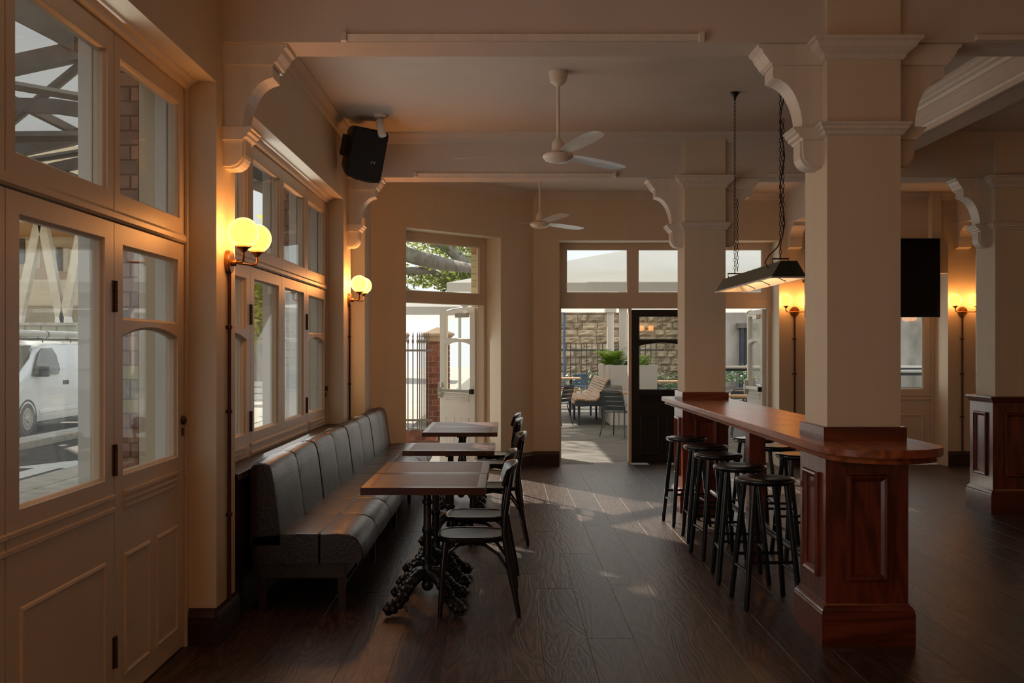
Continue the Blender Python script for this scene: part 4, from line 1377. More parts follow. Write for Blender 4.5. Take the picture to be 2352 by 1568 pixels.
st = thing('spotlight', 'small cream adjustable spotlight on the ceiling beside the loudspeaker', 'spotlight', (-1.08, 8.72, CEIL))
MB().lathe([(0.055, 0), (0.055, -0.018), (0.048, -0.022), (0.0, -0.022)], (0, 0, 0), 20).build('base', 'fan', st, (0, 0, 0), smooth=40)
MB().box(-0.012, 0.012, -0.012, 0.012, -0.07, -0.02, 0.003).build('stem', 'fan', st, (0, 0, 0))
b = MB().lathe([(0.032, 0.05), (0.036, 0.045), (0.036, -0.095), (0.033, -0.10), (0.027, -0.095), (0.0, -0.085)], (0, 0, 0), 20).build('head', 'fan', st, (0.005, -0.02, -0.10), smooth=40)
b.rotation_euler = (R(-14), R(-12), 0)
MB().lathe([(0.0, -0.094), (0.024, -0.096), (0.024, -0.088), (0.0, -0.086)], (0, 0, 0), 16).build('lens', 'lens', b, (0, 0, 0))

tv = thing('television', 'large black wall television hung before the courtyard window', 'television', (4.58, 12.60, 2.41))
MB().box(3.74, 5.425, 12.60, 12.645, 1.92, 2.905, 0.006).build('case', 'black', tv)
MB().box(3.752, 5.413, 12.597, 12.601, 1.934, 2.893).build('screen', 'screen', tv)
MB().box(4.35, 4.80, 12.645, 12.70, 2.2, 2.6, 0.004).build('wall_plate', 'black', tv)
MB().tube([(4.58, 12.69, 2.4), (4.40, 12.80, 2.4), (4.30, 12.9, 2.4), (3.86, 13.0, 2.4), (3.86, 13.075, 2.4)], 0.02, 8).build('bracket_arm', 'black', tv)

# ================================================================== OUTDOORS: STREET SIDE
road = S(MB().box(-60, -5.75, -25, 90, -0.45, -0.20).build('road', 'asphalt'), 'grey asphalt road')
S(MB().box(-5.75, -1.90, -25, 24, -0.45, -0.10).build('pavement', 'concrete'), 'concrete footpath along the street front')
S(MB().box(-5.95, -5.45, -25, 24, -0.42, -0.085, 0.012).build('kerb', 'concrete'), 'pale kerb at the near edge of the road')
S(MB().box(-8.75, -8.25, 8.0, 60, -0.40, -0.07, 0.02).build('kerb', 'concrete'), 'raised kerb in front of the parked van')
arrow = [(-6.45, 13.4), (-6.45, 14.6), (-6.05, 14.6), (-6.62, 15.6), (-7.2, 14.6), (-6.80, 14.6), (-6.80, 13.4)]
S(MB().prism(arrow, 'z', -0.205, -0.196).build('road_markings', 'white_mark'), 'white arrow painted on the road')
S(MB().box(-1.9, 20, 13.28, 90, -0.40, -0.03).build('pavement', 'paving'), 'grey courtyard paving')
S(MB().box(-30, -1.9, 24, 90, -0.44, -0.12).build('pavement', 'concrete'))
S(MB().box(-1.92, 0.5, 11.6, 13.3, -0.44, -0.05).build('pavement', 'paving'))

# ------------------------------------------------------------------ white van
van = thing('van', 'white delivery van with a long pipe carrier parked across the street', 'van', (-10.35, 18.92, -0.20))


def vsec(y, hw, zb, zbelt, zroof, rhw):
    half = [(hw * 0.80, zb), (hw * 0.97, zb + 0.06), (hw, zb + 0.28), (hw, (zb + zbelt) / 2 + 0.1), (hw * 0.985, zbelt), (hw * 0.93 if zroof - zbelt > 0.3 else hw * 0.95, zbelt + (zroof - zbelt) * 0.45), (rhw + 0.05, zroof - 0.09 * min(1, (zroof - zbelt) / 0.5)), (rhw * 0.8, zroof - 0.01), (rhw * 0.35, zroof)]
    return [(x, y, z) for x, z in half] + [(-x, y, z) for x, z in half[::-1]]


secs = [vsec(0.0, 0.70, 0.30, 0.72, 0.78, 0.55), vsec(0.10, 0.84, 0.22, 0.86, 0.92, 0.62), vsec(0.35, 0.92, 0.20, 1.00, 1.05, 0.70), vsec(0.72, 0.95, 0.20, 1.08, 1.14, 0.74), vsec(0.95, 0.95, 0.20, 1.11, 1.30, 0.76), vsec(1.40, 0.95, 0.20, 1.15, 1.60, 0.74), vsec(1.85, 0.95, 0.20, 1.18, 1.80, 0.72), vsec(2.25, 0.95, 0.20, 1.20, 1.875, 0.72), vsec(3.2, 0.95, 0.20, 1.22, 1.90, 0.73), vsec(4.6, 0.95, 0.22, 1.22, 1.89, 0.73), vsec(5.05, 0.92, 0.30, 1.20, 1.84, 0.70), vsec(5.12, 0.86, 0.38, 1.15, 1.76, 0.66)]
MB().loops(secs, False, True, True).build('body', 'van', van, (0, 0, 0), smooth=45)
# side glass: follows the tumblehome of the cabin
for s in (-1, 1):
    pts = [(1.16, 1.185, 0.957), (1.35, 1.40, 0.925), (1.62, 1.64, 0.865), (1.86, 1.735, 0.83), (2.30, 1.74, 0.82), (2.38, 1.60, 0.875), (2.40, 1.30, 0.945), (2.30, 1.195, 0.962)]
    mb = MB()
    a = [mb.v((s * (x + 0.004), y, z)) for y, z, x in pts]
    b = [mb.v((s * (x - 0.04), y, z)) for y, z, x in pts]
    mb.face(a)
    for i in range(len(pts)):
        mb.face([a[i], a[(i + 1) % len(pts)], b[(i + 1) % len(pts)], b[i]])
    mb.build('side_window', 'van_glass', van, (0, 0, 0))
    MB().box(min(s * 0.955, s * 0.925), max(s * 0.955, s * 0.925), 2.55, 2.83, 0.965, 1.055, 0.008).build('door_handle', 'van_trim', van, (0, 0, 0))
    mr = MB().loops([[(s * (0.97 + 0.05 * k), 1.30 - 0.02 * k, 1.20 + dz) for dz in (0, 0)] for k in (0,)], False) if False else None
    m_ = MB().box(min(s * 1.00, s * 1.19), max(s * 1.00, s * 1.19), 1.28, 1.40, 1.16, 1.38, 0.03)
    m_.box(min(s * 0.93, s * 1.02), max(s * 0.93, s * 1.02), 1.30, 1.36, 1.16, 1.22)
    m_.build('mirror', 'van_trim', van, (0, 0, 0), smooth=40)
    MB().box(min(s * 0.935, s * 0.958), max(s * 0.935, s * 0.958), 1.45, 4.9, 0.42, 0.50, 0.008).build('side_moulding', 'van', van, (0, 0, 0))
    MB().box(min(s * 0.90, s * 0.952), max(s * 0.90, s * 0.952), 1.38, 3.9, 0.165, 0.235, 0.01).build('sill', 'van_trim', van, (0, 0, 0))
    for yw in (0.95, 4.05):
        ar = MB()
        ar.lathe([(0.40, -0.03), (0.40, 0.004), (0.36, 0.006), (0.36, -0.03)], (s * 0.950, yw, 0.33), 24, 'x')
        ar.build('wheel_arch', 'van_trim', van, (0, 0, 0), smooth=40)
        w = MB().lathe([(0.0, -0.2), (0.30, -0.2), (0.335, -0.17), (0.335, -0.02), (0.315, 0.005), (0.225, 0.01), (0.215, -0.005), (0.0, -0.005)], (0, 0, 0), 30, 'x')
        wh = w.build('wheel', 'tyre', van, (s * 0.945 - (0.0 if s > 0 else 0.0), yw, 0.335), smooth=35)
        if s < 0:
            wh.rotation_euler.z = PI
        rim = MB().lathe([(0.215, -0.004), (0.210, 0.012), (0.19, 0.008), (0.12, 0.016), (0.075, 0.012), (0.055, 0.030), (0.0, 0.032)], (0, 0, 0), 28, 'x').build('rim', 'rim', wh, (0, 0, 0), smooth=35)
        hl = MB()
        for k in range(12):
            t = 2 * PI * k / 12
            hl.lathe([(0.014, 0.006), (0.014, 0.0135), (0.0, 0.0137)], (0, 0.155 * math.cos(t), 0.155 * math.sin(t)), 8, 'x')
        tag(hl.build('rim_slots', 'van_trim', wh, (0, 0, 0)), kind='stuff')
mb = MB()
ws = [(-0.80, 0.80, 1.150), (0.80, 0.80, 1.150), (0.77, 1.38, 1.545), (0.66, 1.74, 1.745), (-0.66, 1.74, 1.745), (-0.77, 1.38, 1.545)]
a = [mb.v((x, y - 0.045, z + 0.045)) for x, y, z in ws]
b = [mb.v((x, y + 0.05, z - 0.05)) for x, y, z in ws]
mb.face(a)
for i in range(6):
    mb.face([a[i], a[(i + 1) % 6], b[(i + 1) % 6], b[i]])
mb.build('windscreen', 'van_glass', van, (0, 0, 0), smooth=30)
for s in (-1, 1):
    MB().loops([[(s * 0.60, 0.10, 0.72), (s * 0.60, 0.14, 0.90), (s * 0.60, 0.30, 0.98), (s * 0.60, 0.2, 0.75)], [(s * 0.80, 0.02, 0.72), (s * 0.80, 0.05, 0.89), (s * 0.80, 0.26, 0.99), (s * 0.80, 0.2, 0.75)], [(s * 0.90, 0.17, 0.75), (s * 0.895, 0.18, 0.88), (s * 0.935, 0.44, 1.00), (s * 0.93, 0.35, 0.86)]], False, True, True).build('headlamp', 'lamp_clear', van, (0, 0, 0), smooth=40)
MB().loops([[(-0.72, -0.05, 0.22), (0.72, -0.05, 0.22), (0.72, -0.05, 0.55), (-0.72, -0.05, 0.55)], [(-0.94, 0.30, 0.20), (0.94, 0.30, 0.20), (0.94, 0.30, 0.58), (-0.94, 0.30, 0.58)]], False, True, True).build('bumper', 'van_grey', van, (0, 0, 0))
MB().box(-0.5, 0.5, -0.03, 0.06, 0.60, 0.72, 0.01).build('front_grille', 'van_trim', van, (0, 0, 0))
for y in (2.05, 3.4, 4.6):
    MB().tube([(-0.74, y, 1.86), (-0.74, y, 1.93), (0.74, y, 1.93), (0.74, y, 1.86)], 0.018, 6).build('rack_bar', 'van_trim', van, (0, 0, 0))
MB().lathe([(0.0, 0.75), (0.078, 0.75), (0.080, 0.77), (0.080, 4.6), (0.0, 4.62)], (0.64, 0, 2.025), 18, 'y').build('pipe_carrier', 'rim', van, (0, 0, 0), smooth=40)
MB().lathe([(0.084, 2.36), (0.084, 2.42), (0.079, 2.42), (0.079, 2.36)], (0.64, 0, 2.025), 18, 'y').build('strap', 'van_trim', van, (0, 0, 0))
MB().box(-0.3, 0.25, 1.95, 2.15, 1.91, 1.96).build('marker_board', 'red_sign', van, (0, 0, 0))

# ------------------------------------------------------------------ building with slanted struts across the street
bl = thing('station_building', 'ochre building raised on white footed V struts beyond the van', 'building', (-19, 42, -0.2))
bx = bl


def P40(u, v, d):
    return ((u - 1161) * d / F_PX, d, 1.53 - (v - 800) * d / F_PX)


part = lambda mb, n, m, par=None, **k: mb.build(n, m, par or bl, **k)
D = 42.0
xa, xb2 = P40(-120, 0, D + 4)[0], P40(330, 0, D + 4)[0]
part(MB().box(xa, xb2, D + 4, D + 9, 4.5, 7.2), 'upper_wall', 'ochre')
part(MB().box(xa, xb2, D + 3.0, D + 9, 2.6, 4.6), 'lower_wall', 'ochre_pale')
part(MB().box(xa, xb2, D + 2.4, D + 9, -0.2, 2.6), 'base_wall', 'ochre_pale')
part(MB().box(xa, xb2, D - 2.0, D + 9, 6.6, 7.0), 'soffit', 'soffit_orange')
part(MB().box(xa, xb2, D - 2.2, D - 1.8, 6.55, 9.5), 'fascia', 'ochre')
part(MB().box(xa, xb2, D - 3.2, D - 3.0, -0.2, 2.42), 'parapet', 'parapet')
part(MB().box(xa, xb2, D - 3.3, D - 2.9, 2.42, 2.52), 'parapet_cap', 'concrete')
for i in range(14):
    x = xa + 0.35 + i * 0.60
    part(MB().box(x - 0.02, x + 0.02, D - 3.22, D - 3.16, 2.0, 2.42), 'parapet_rib', 'steel_dark')
# windows of the upper storey, each with its pane
for i, (u0, u1, v0, v1) in enumerate(((20, 36, 548, 604), (38, 56, 548, 606), (60, 69, 552, 612), (82, 92, 556, 616), (118, 128, 566, 620), (131, 142, 568, 622), (146, 158, 570, 624), (160, 171, 572, 626), (-60, -8, 540, 600), (176, 200, 576, 628))):
    a, b = P40(u0, v1, D + 3.95), P40(u1, v0, D + 3.95)
    w = part(MB().box(a[0], b[0], D + 3.93, D + 4.02, a[2], b[2]), 'window', 'ochre_pale' if i in (2, 3, 4, 6, 7) else 'window_dark')
    MB().box(a[0] + 0.08, b[0] - 0.08, D + 3.90, D + 3.94, a[2] + 0.1, b[2] - 0.1).build('pane', 'glass', w)
for i in range(9):
    z = 2.72 + i * 0.085
    part(MB().box(xa, xb2, D + 2.9, D + 3.02, z, z + 0.035), 'louvre', 'louvre')


def strut(u0, v0, u1, v1, d0, d1, w=0.34, m='strut', n='strut'):
    a, b = Vector(P40(u0, v0, d0)), Vector(P40(u1, v1, d1))
    mb = MB()
    row = []
    for p in (a, b):
        row.append([(p.x - w / 2, p.y - w / 2, p.z), (p.x + w / 2, p.y - w / 2, p.z), (p.x + w / 2, p.y + w / 2, p.z), (p.x - w / 2, p.y + w / 2, p.z)])
    return mb.loops(row, False, True, True).build(n, m, bl)


dd = D - 1.2
for (a, b, c, d_) in ((45, 725, 92, 505, ), (140, 727, 98, 505), (150, 727, 188, 530), (30, 725, 0, 560), (235, 730, 196, 530), (-60, 725, -14, 505)):
    strut(a, b, c, d_, dd, dd)
for (a, b, c, d_) in ((38, 748, 45, 725), (140, 748, 141, 727), (155, 748, 150, 727), (30, 748, 31, 725)):
    strut(a, b, c, d_, dd, dd, 0.36, 'strut_white', 'strut_foot')

# plain out-of-view terrace, added to block the sun from the street windows
ob = thing('sun_block_terrace', 'unseen tall plain terrace added across the street to block the sun', 'building', (-17, 11, -0.2))
MB().box(-20, -14, -14, 27, -0.2, 15).build('wall', 'ochre', ob)
MB().box(-20, -13.8, -14.2, 27.2, 15, 15.4).build('parapet', 'concrete', ob)
for i in range(10):
    for j in range(3):
        w = MB().box(-14.0, -13.93, -11 + i * 3.6, -9.6 + i * 3.6, 1.4 + j * 4.2, 3.6 + j * 4.2).build('window', 'window_dark', ob)

# ------------------------------------------------------------------ verandah over the footpath
vr = thing('verandah', 'grey corrugated iron verandah roof on dark steel trusses', 'verandah', (-4.2, 4.5, -0.1))
mb = MB()
y, rows = -6.0, []
k = 0
NX = 2
A_, B_ = (-1.92, 4.55), (-6.6, 3.55)
vs0 = []
while y < 11.6:
    dz = 0.011 * math.cos(k * PI / 2)
    vs0.append((mb.v((A_[0], y, A_[1] + dz)), mb.v((B_[0], y, B_[1] + dz))))
    y += 0.028
    k += 1
for i in range(len(vs0) - 1):
    mb.face([vs0[i][0], vs0[i + 1][0], vs0[i + 1][1], vs0[i][1]])
mb.build('iron_sheeting', 'iron_roof', vr, smooth=60)


def zroof(x):
    return A_[1] + (B_[1] - A_[1]) * (x - A_[0]) / (B_[0] - A_[0])


for x in (-2.7, -3.7, -4.7, -5.7):
    MB().box(x - 0.03, x + 0.03, -6, 11.6, zroof(x) - 0.10, zroof(x) - 0.02).build('purlin', 'steel_dark', vr)
MB().box(-6.65, -6.5, -6, 11.6, 3.28, 3.56).build('edge_beam', 'steel_dark', vr)
for yy in (4.6, 8.6, 11.0, 0.5):
    tr_ = MB().tube([(-1.95, yy, 3.35), (-6.5, yy, 3.30)], 0.055, 6).build('tie_beam', 'steel_dark', vr)
    MB().loops([[(x, yy - 0.05, z - 0.08), (x, yy + 0.05, z - 0.08), (x, yy + 0.05, z + 0.08), (x, yy - 0.05, z + 0.08)] for x, z in ((-1.95, 4.42), (-6.5, 3.44))], False, True, True).build('rafter', 'steel_dark', vr)
    arch = []
    for i in range(13):
        t = i / 12
        x = -1.95 - 4.5 * t
        z = 2.55 + 1.05 * math.sin(PI * (0.12 + 0.80 * t))
        arch.append([(x, yy - 0.035, z - 0.06), (x, yy + 0.035, z - 0.06), (x, yy + 0.035, z + 0.06), (x, yy - 0.035, z + 0.06)])
    MB().loops(arch, False, True, True).build('arched_brace', 'steel_dark', vr)
    for x0, z0, x1, z1 in ((-2.0, 3.3, -3.3, 4.2), (-3.3, 4.2, -4.4, 3.3), (-4.4, 3.3, -5.6, 3.7), (-3.3, 3.3, -3.3, 4.2)):
        MB().tube([(x0, yy, z0), (x1, yy, z1)], 0.04, 6).build('web', 'steel_dark', vr)
    MB().tube([(-6.3, yy, -0.1), (-6.3, yy, 3.4)], 0.07, 10).build('post', 'steel_dark', vr, smooth=True)
for x0, y0, x1, y1 in ((-2.2, 4.6, -6.2, 8.6), (-6.2, 4.6, -2.2, 8.6), (-2.2, 8.6, -6.2, 11.0)):
    MB().tube([(x0, y0, 3.42), (x1, y1, 3.42)], 0.035, 6).build('cross_brace', 'steel_dark', vr)


# ------------------------------------------------------------------ glazed tile piers outside
def tile_pier(name, label, cat, P, w, dpt, z0, z1, course, blk, scheme, seed):
    """P(a, h, z): a along the face, h outwards; courses of tiles on the two faces that show; scheme(z) -> material"""
    t = thing(name, label, cat, P(w / 2, 0, z0), kind=None)
    rr = random.Random(seed)
    core = MB().loops([[P(0.004, -0.004, z), P(w - 0.004, -0.004, z), P(w - 0.004, -dpt, z), P(0.004, -dpt, z)] for z in (z0, z1)], False, True, True).build('core', 'mortar', t)
    z = z0
    k = 0
    while z < z1 - 0.02:
        mname, ch = scheme(z)
        ch = ch or course
        x = 0.0
        off = (blk / 2 if k % 2 else 0.0)
        first = True
        while x < w - 0.01:
            ln = blk if not (first and off) else off
            first = False
            e = min(w, x + ln)
            g = 0.0025
            zb, zt = z + g, min(z1, z + ch) - g
            a, b = x + (g if x > 0 else -0.003), e - (g if e < w else -0.003)
            mb = MB().loops([[P(a, -0.004, zb), P(b, -0.004, zb), P(b, -0.004, zt), P(a, -0.004, zt)], [P(a, 0.004, zb), P(b, 0.004, zb), P(b, 0.004, zt), P(a, 0.004, zt)], [P(a + 0.003, 0.007, zb + 0.003), P(b - 0.003, 0.007, zb + 0.003), P(b - 0.003, 0.007, zt - 0.003), P(a + 0.003, 0.007, zt - 0.003)]], False, True, True)
            mb.build('tile', mname, t)
            x = e
        z += ch
        k += 1
    return t


def sch(z):
    if 1.235 <= z < 1.32:
        return 'tile_relief', 0.10
    if 1.16 <= z < 1.235 or 1.32 <= z < 1.40:
        return 'tile_yellow', 0.075
    return 'tile_brown', None


for (yy, lab) in ((5.24, 'brown glazed tile pilaster with relief band outside the near street doors'), (9.34, 'brown glazed tile pilaster outside the far street pier')):
    tile_pier('tile_pilaster', lab, 'pilaster', lambda a, h, z, yy=yy: (-1.905 - 0.19 + a, yy - h, z), 0.19, 0.34, -0.1, 3.3, 0.076, 0.152, sch, 5)


def sch2(z):
    if 2.74 <= z:
        return 'tile_brown', None
    return 'tile_cream', None


_px, _py, _ = CP(1.985, 0.50, 0)
tile_pier('tile_pilaster', 'cream glazed tile pilaster outside the splayed doorway', 'pilaster', lambda a, h, z: (_px + a, _py + 0.12 - h, z), 0.20, 0.25, -0.05, 3.4, 0.085, 0.17, sch2, 9)

# red canopy across the road (glimpsed through the small upper pane)
rc = thing('shop_awning', 'red awning on a post across the road', 'awning', (-11.4, 30, -0.2))
MB().prism([(-12.0, 3.05), (-10.9, 3.05), (-11.0, 3.45), (-11.9, 3.45)], 'y', 30, 31.2).build('canopy', 'red_sign', rc)
MB().tube([(-11.4, 30.6, -0.2), (-11.4, 30.6, 3.1)], 0.05, 8).build('post', 'steel_dark', rc)


# ------------------------------------------------------------------ trees
def leaf_cloud(blobs, n, size, seed):
    rr = random.Random(seed)
    mb = MB()
    for i in range(n):
        c, r = rr.choice(blobs)
        while True:
            d = Vector((rr.uniform(-1, 1), rr.uniform(-1, 1), rr.uniform(-1, 1)))
            if 0.2 < d.length < 1:
                break
        p = Vector(c) + Vector((d.x * r[0], d.y * r[1], d.z * r[2]))
        u = Vector((rr.uniform(-1, 1), rr.uniform(-1, 1), rr.uniform(-0.6, 0.6))).normalized()
        w = u.cross(Vector((rr.uniform(-1, 1), rr.uniform(-1, 1), rr.uniform(-1, 1)))).normalized()
        s = size * rr.uniform(0.7, 1.3)
        q = [p - u * s, p + w * s * 0.42 + u * s * 0.05, p + u * s, p - w * s * 0.42 + u * s * 0.05]
        mb.face([mb.v(x) for x in q])
    return mb


def tree(label, trunk, branches, blobs, n, size, lm, seed):
    t = thing('tree', label, 'tree', trunk[0])
    MB().tube(trunk, [0.34, 0.30, 0.26, 0.22][:len(trunk)], 12).build('trunk', 'bark', t, smooth=True)
    for pts, r in branches:
        MB().tube(pts, r, 9).build('branch', 'bark', t, smooth=True)
    tag(leaf_cloud(blobs, n, size, seed).build('foliage', lm, t), kind='stuff')
    return t


def Q(u, v, d):
    return P40(u, v, d)


# big fig whose limbs cross the light above the splayed door
dT = 23.0
tree('spreading fig tree with heavy grey limbs above the doorway', [Q(850, 880, dT), Q(845, 720, dT), Q(850, 610, dT), Q(868, 560, dT)],
     [([Q(850, 600, dT), Q(905, 575, dT), Q(960, 592, dT), Q(1030, 608, dT - 1), Q(1110, 620, dT - 2)], [0.20, 0.19, 0.17, 0.14, 0.08]),
      ([Q(870, 560, dT), Q(960, 535, dT), Q(1020, 560, dT), Q(1070, 605, dT), Q(1110, 660, dT)], [0.17, 0.14, 0.14, 0.12, 0.06]),
      ([Q(850, 640, dT), Q(930, 622, dT), Q(990, 622, dT), Q(1040, 650, dT)], [0.13, 0.10, 0.08, 0.05])],
     [(Q(960, 560, dT + 2), (1.6, 1.5, 0.55)), (Q(1040, 600, dT + 1), (1.2, 1.5, 0.65)), (Q(950, 640, dT + 1), (1.3, 1.2, 0.25)), (Q(1075, 560, dT + 1), (0.8, 1.2, 0.5)), (Q(1060, 645, dT), (0.7, 0.8, 0.28)), (Q(880, 520, dT), (1.8, 1.8, 0.9)), (Q(1000, 480, dT), (2.5, 2.0, 0.9))],
     4300, 0.075, 'leaf', 11)
tree('yellow green plane tree seen through the middle street doors', [Q(588, 905, 25), Q(590, 780, 25), Q(588, 640, 25)],
     [([Q(588, 660, 25), Q(560, 600, 25), Q(540, 560, 25)], [0.16, 0.10, 0.06]), ([Q(588, 650, 25), Q(615, 600, 25), Q(640, 570, 25)], [0.15, 0.10, 0.06])],
     [(Q(585, 700, 24.5), (0.9, 0.9, 1.1)), (Q(560, 660, 25), (1.2, 1.0, 0.9)), (Q(610, 650, 25), (1.0, 1.0, 0.9)), (Q(588, 590, 25), (1.7, 1.4, 1.0))], 3200, 0.10, 'leaf_pale', 12)
# background hedge and far facade along the cross street behind the trees
hg = thing('street_hedge', 'low clipped hedge beyond the cross street', 'hedge', (-6, 33, -0.1))
tag(leaf_cloud([((-17 + i * 1.3, 33, 0.5), (1.0, 0.6, 0.55)) for i in range(9)], 2600, 0.11, 21).build('foliage', 'shrub', hg), kind='stuff')
fb2 = thing('cross_street_building', 'pale terrace facade beyond the cross street', 'building', (-10, 53, -0.1))
MB().box(-14.5, -6.5, 53, 58, -0.1, 4.2).build('wall', 'ochre_pale', fb2)
for i in range(4):
    MB().box(-14 + i * 1.9, -13 + i * 1.9, 52.95, 53.05, 0.9, 2.6).build('window', 'window_dark', fb2)
pb2 = thing('street_bench', 'pale slatted street bench under the plane tree', 'bench', Q(600, 845, 20))
bc = Vector(Q(600, 845, 20))
for k in range(3):
    MB().box(bc.x - 0.7, bc.x + 0.7, bc.y + k * 0.14, bc.y + k * 0.14 + 0.10, 0.36, 0.40).build('seat_slat', 'canvas', pb2)
    MB().box(bc.x - 0.7, bc.x + 0.7, bc.y + 0.45, bc.y + 0.48, 0.50 + k * 0.13, 0.60 + k * 0.13).build('back_slat', 'canvas', pb2)
for s in (-0.55, 0.55):
    MB().tube([(bc.x + s, bc.y + 0.05, -0.12), (bc.x + s, bc.y + 0.05, 0.36), (bc.x + s, bc.y + 0.42, 0.36), (bc.x + s, bc.y + 0.47, 0.88)], 0.025, 6).build('bench_frame', 'steel_dark', pb2)
sgx = Vector(Q(648, 760, 24))
sg = thing('traffic_light', 'traffic light showing amber across the street', 'traffic light', (sgx.x, sgx.y, -0.1))
MB().tube([(sgx.x, sgx.y, -0.12), (sgx.x, sgx.y, 2.9)], 0.05, 8).build('pole', 'steel_dark', sg)
MB().box(sgx.x - 0.13, sgx.x + 0.13, sgx.y - 0.12, sgx.y - 0.04, 2.1, 2.9, 0.01).build('signal_head', 'black', sg)
for k, mm in enumerate(('window_dark', 'amber', 'red_sign')):
    if mm == 'amber':
        M['amber'] = emit('amber_lens', (1.0, 0.35, 0.02), 3.0)
    MB().lathe([(0.0, -0.02), (0.08, -0.01), (0.085, 0.0)], (sgx.x, sgx.y - 0.12, 2.25 + k * 0.25), 14, 'y').build('lens', mm, sg)

# ================================================================== OUTDOORS: BEYOND THE SPLAYED DOOR
def brick_pier(label, cx, cy, w, z0, z1, rotz, seed):
    t = thing('gate_pier', label, 'gate pier', (cx, cy, z0), rotz)
    rr = random.Random(seed)
    h = w / 2
    MB().box(-h + 0.008, h - 0.008, -h + 0.008, h - 0.008, 0, z1 - z0).build('core', 'mortar', t, (0, 0, 0))
    course = 0.086
    n = int((z1 - z0) / course)
    g = 0.005
    cache = {}
    for k in range(n):
        for side in range(4):
            rot = Matrix.Rotation(side * PI / 2, 3, 'Z')
            cuts = [-h, -h + w * 0.5, h] if (k + side) % 2 else [-h, -h + w * 0.25, -h + w * 0.75, h]
            for a, b in zip(cuts[:-1], cuts[1:]):
                mb = MB()
                A = a + (g if a > -h else 0)
                B = b - (g if b < h else 0)
                if B - A > w * 0.2 + 0.02:
                    pass
                za, zb = k * course + g, (k + 1) * course - g
                pts = [[rot @ Vector((A, -h + 0.012, z)) for z in ()]]
                poly = lambda y: [tuple(rot @ Vector(p)) for p in ((A, y, za), (B, y, za), (B, y, zb), (A, y, zb))]
                mb.loops([poly(-h + 0.01), poly(-h)], False, True, True)
                mb.build('brick', 'brick', t, (0, 0, 0))
    zt = z1 - z0
    MB().ring(-h, h, -h, h, [(0, zt - 0.09), (0.02, zt - 0.09), (0.022, zt - 0.03), (0.045, zt - 0.015), (0.05, zt), (0, zt)]).build('neck', 'sandstone_cap', t, (0, 0, 0))
    k = h + 0.065
    MB().loops([[(-k, -k, zt), (k, -k, zt), (k, k, zt), (-k, k, zt)], [(-k, -k, zt + 0.035), (k, -k, zt + 0.035), (k, k, zt + 0.035), (-k, k, zt + 0.035)], [(-0.01, -0.01, zt + 0.135), (0.01, -0.01, zt + 0.135), (0.01, 0.01, zt + 0.135), (-0.01, 0.01, zt + 0.135)]], False, True, True).build('cap', 'sandstone_cap', t, (0, 0, 0))
    return t


brick_pier('red brick gate pier with pyramid cap beside the open door leaf', -1.075, 15.98, 0.36, -0.05, 1.73, R(8), 1)
brick_pier('red brick gate pier half hidden behind the doorway edge', -1.86, 16.9, 0.36, -0.05, 1.73, R(8), 2)
dw = thing('dwarf_wall', 'low red brick wall under the iron railings', 'wall', (-1.9, 15.7, 0))
for k in range(4):
    for i in range(9):
        MB().box(-2.55 + i * 0.165 + (0.08 if k % 2 else 0), -2.55 + i * 0.165 + 0.155 + (0.08 if k % 2 else 0), 15.60, 15.75, -0.05 + k * 0.08, 0.022 + k * 0.08).build('brick', 'brick', dw)
MB().box(-2.6, -1.05, 15.612, 15.742, -0.05, 0.262).build('mortar_bed', 'mortar', dw)
rl = thing('iron_railings', 'grey iron railings with spear tops between the brick piers', 'railings', (-1.6, 15.6, 0.2))
for i in range(8):
    u = 937 + i * 11.4 if i < 2 else 950 + (i - 1) * 5.0 + 4
    x = (u - 1161) * 15.66 / F_PX
    b = MB().tube([(x, 15.66, 0.10), (x, 15.66, 1.64)], 0.010, 6).build('bar', 'steel_dark', rl)
    MB().lathe([(0.010, 1.60), (0.020, 1.64), (0.008, 1.69), (0.014, 1.71), (0.0, 1.80)], (x, 15.66, 0), 8).build('spear', 'steel_dark', b)
for z in (0.42, 1.50):
    MB().box(-2.5, -1.13, 15.645, 15.675, z - 0.016, z + 0.016).build('rail', 'steel_dark', rl)
MB().box(-0.985, -0.945, 15.70, 15.74, -0.05, 1.28).build('gate_post', 'metal_navy', rl)
# folded-back white market umbrella edge, sunlit, past the piers
mu = thing('street_umbrella', 'sunlit white umbrella beyond the brick gate piers', 'umbrella', (-1.2, 26.5, -0.05))
MB().loops([[(-3.8, 24.7, 2.35), (1.3, 24.7, 2.35), (1.3, 28.4, 2.35), (-3.8, 28.4, 2.35)], [(-3.8, 24.7, 2.55), (1.3, 24.7, 2.55), (1.3, 28.4, 2.55), (-3.8, 28.4, 2.55)], [(-1.3, 26.4, 2.95), (-1.1, 26.4, 2.95), (-1.1, 26.6, 2.95), (-1.3, 26.6, 2.95)]], False, False, True).build('canopy', 'canvas', mu)
MB().tube([(-1.2, 26.5, -0.05), (-1.2, 26.5, 2.9)], 0.04, 8).build('pole', 'pole_white', mu)

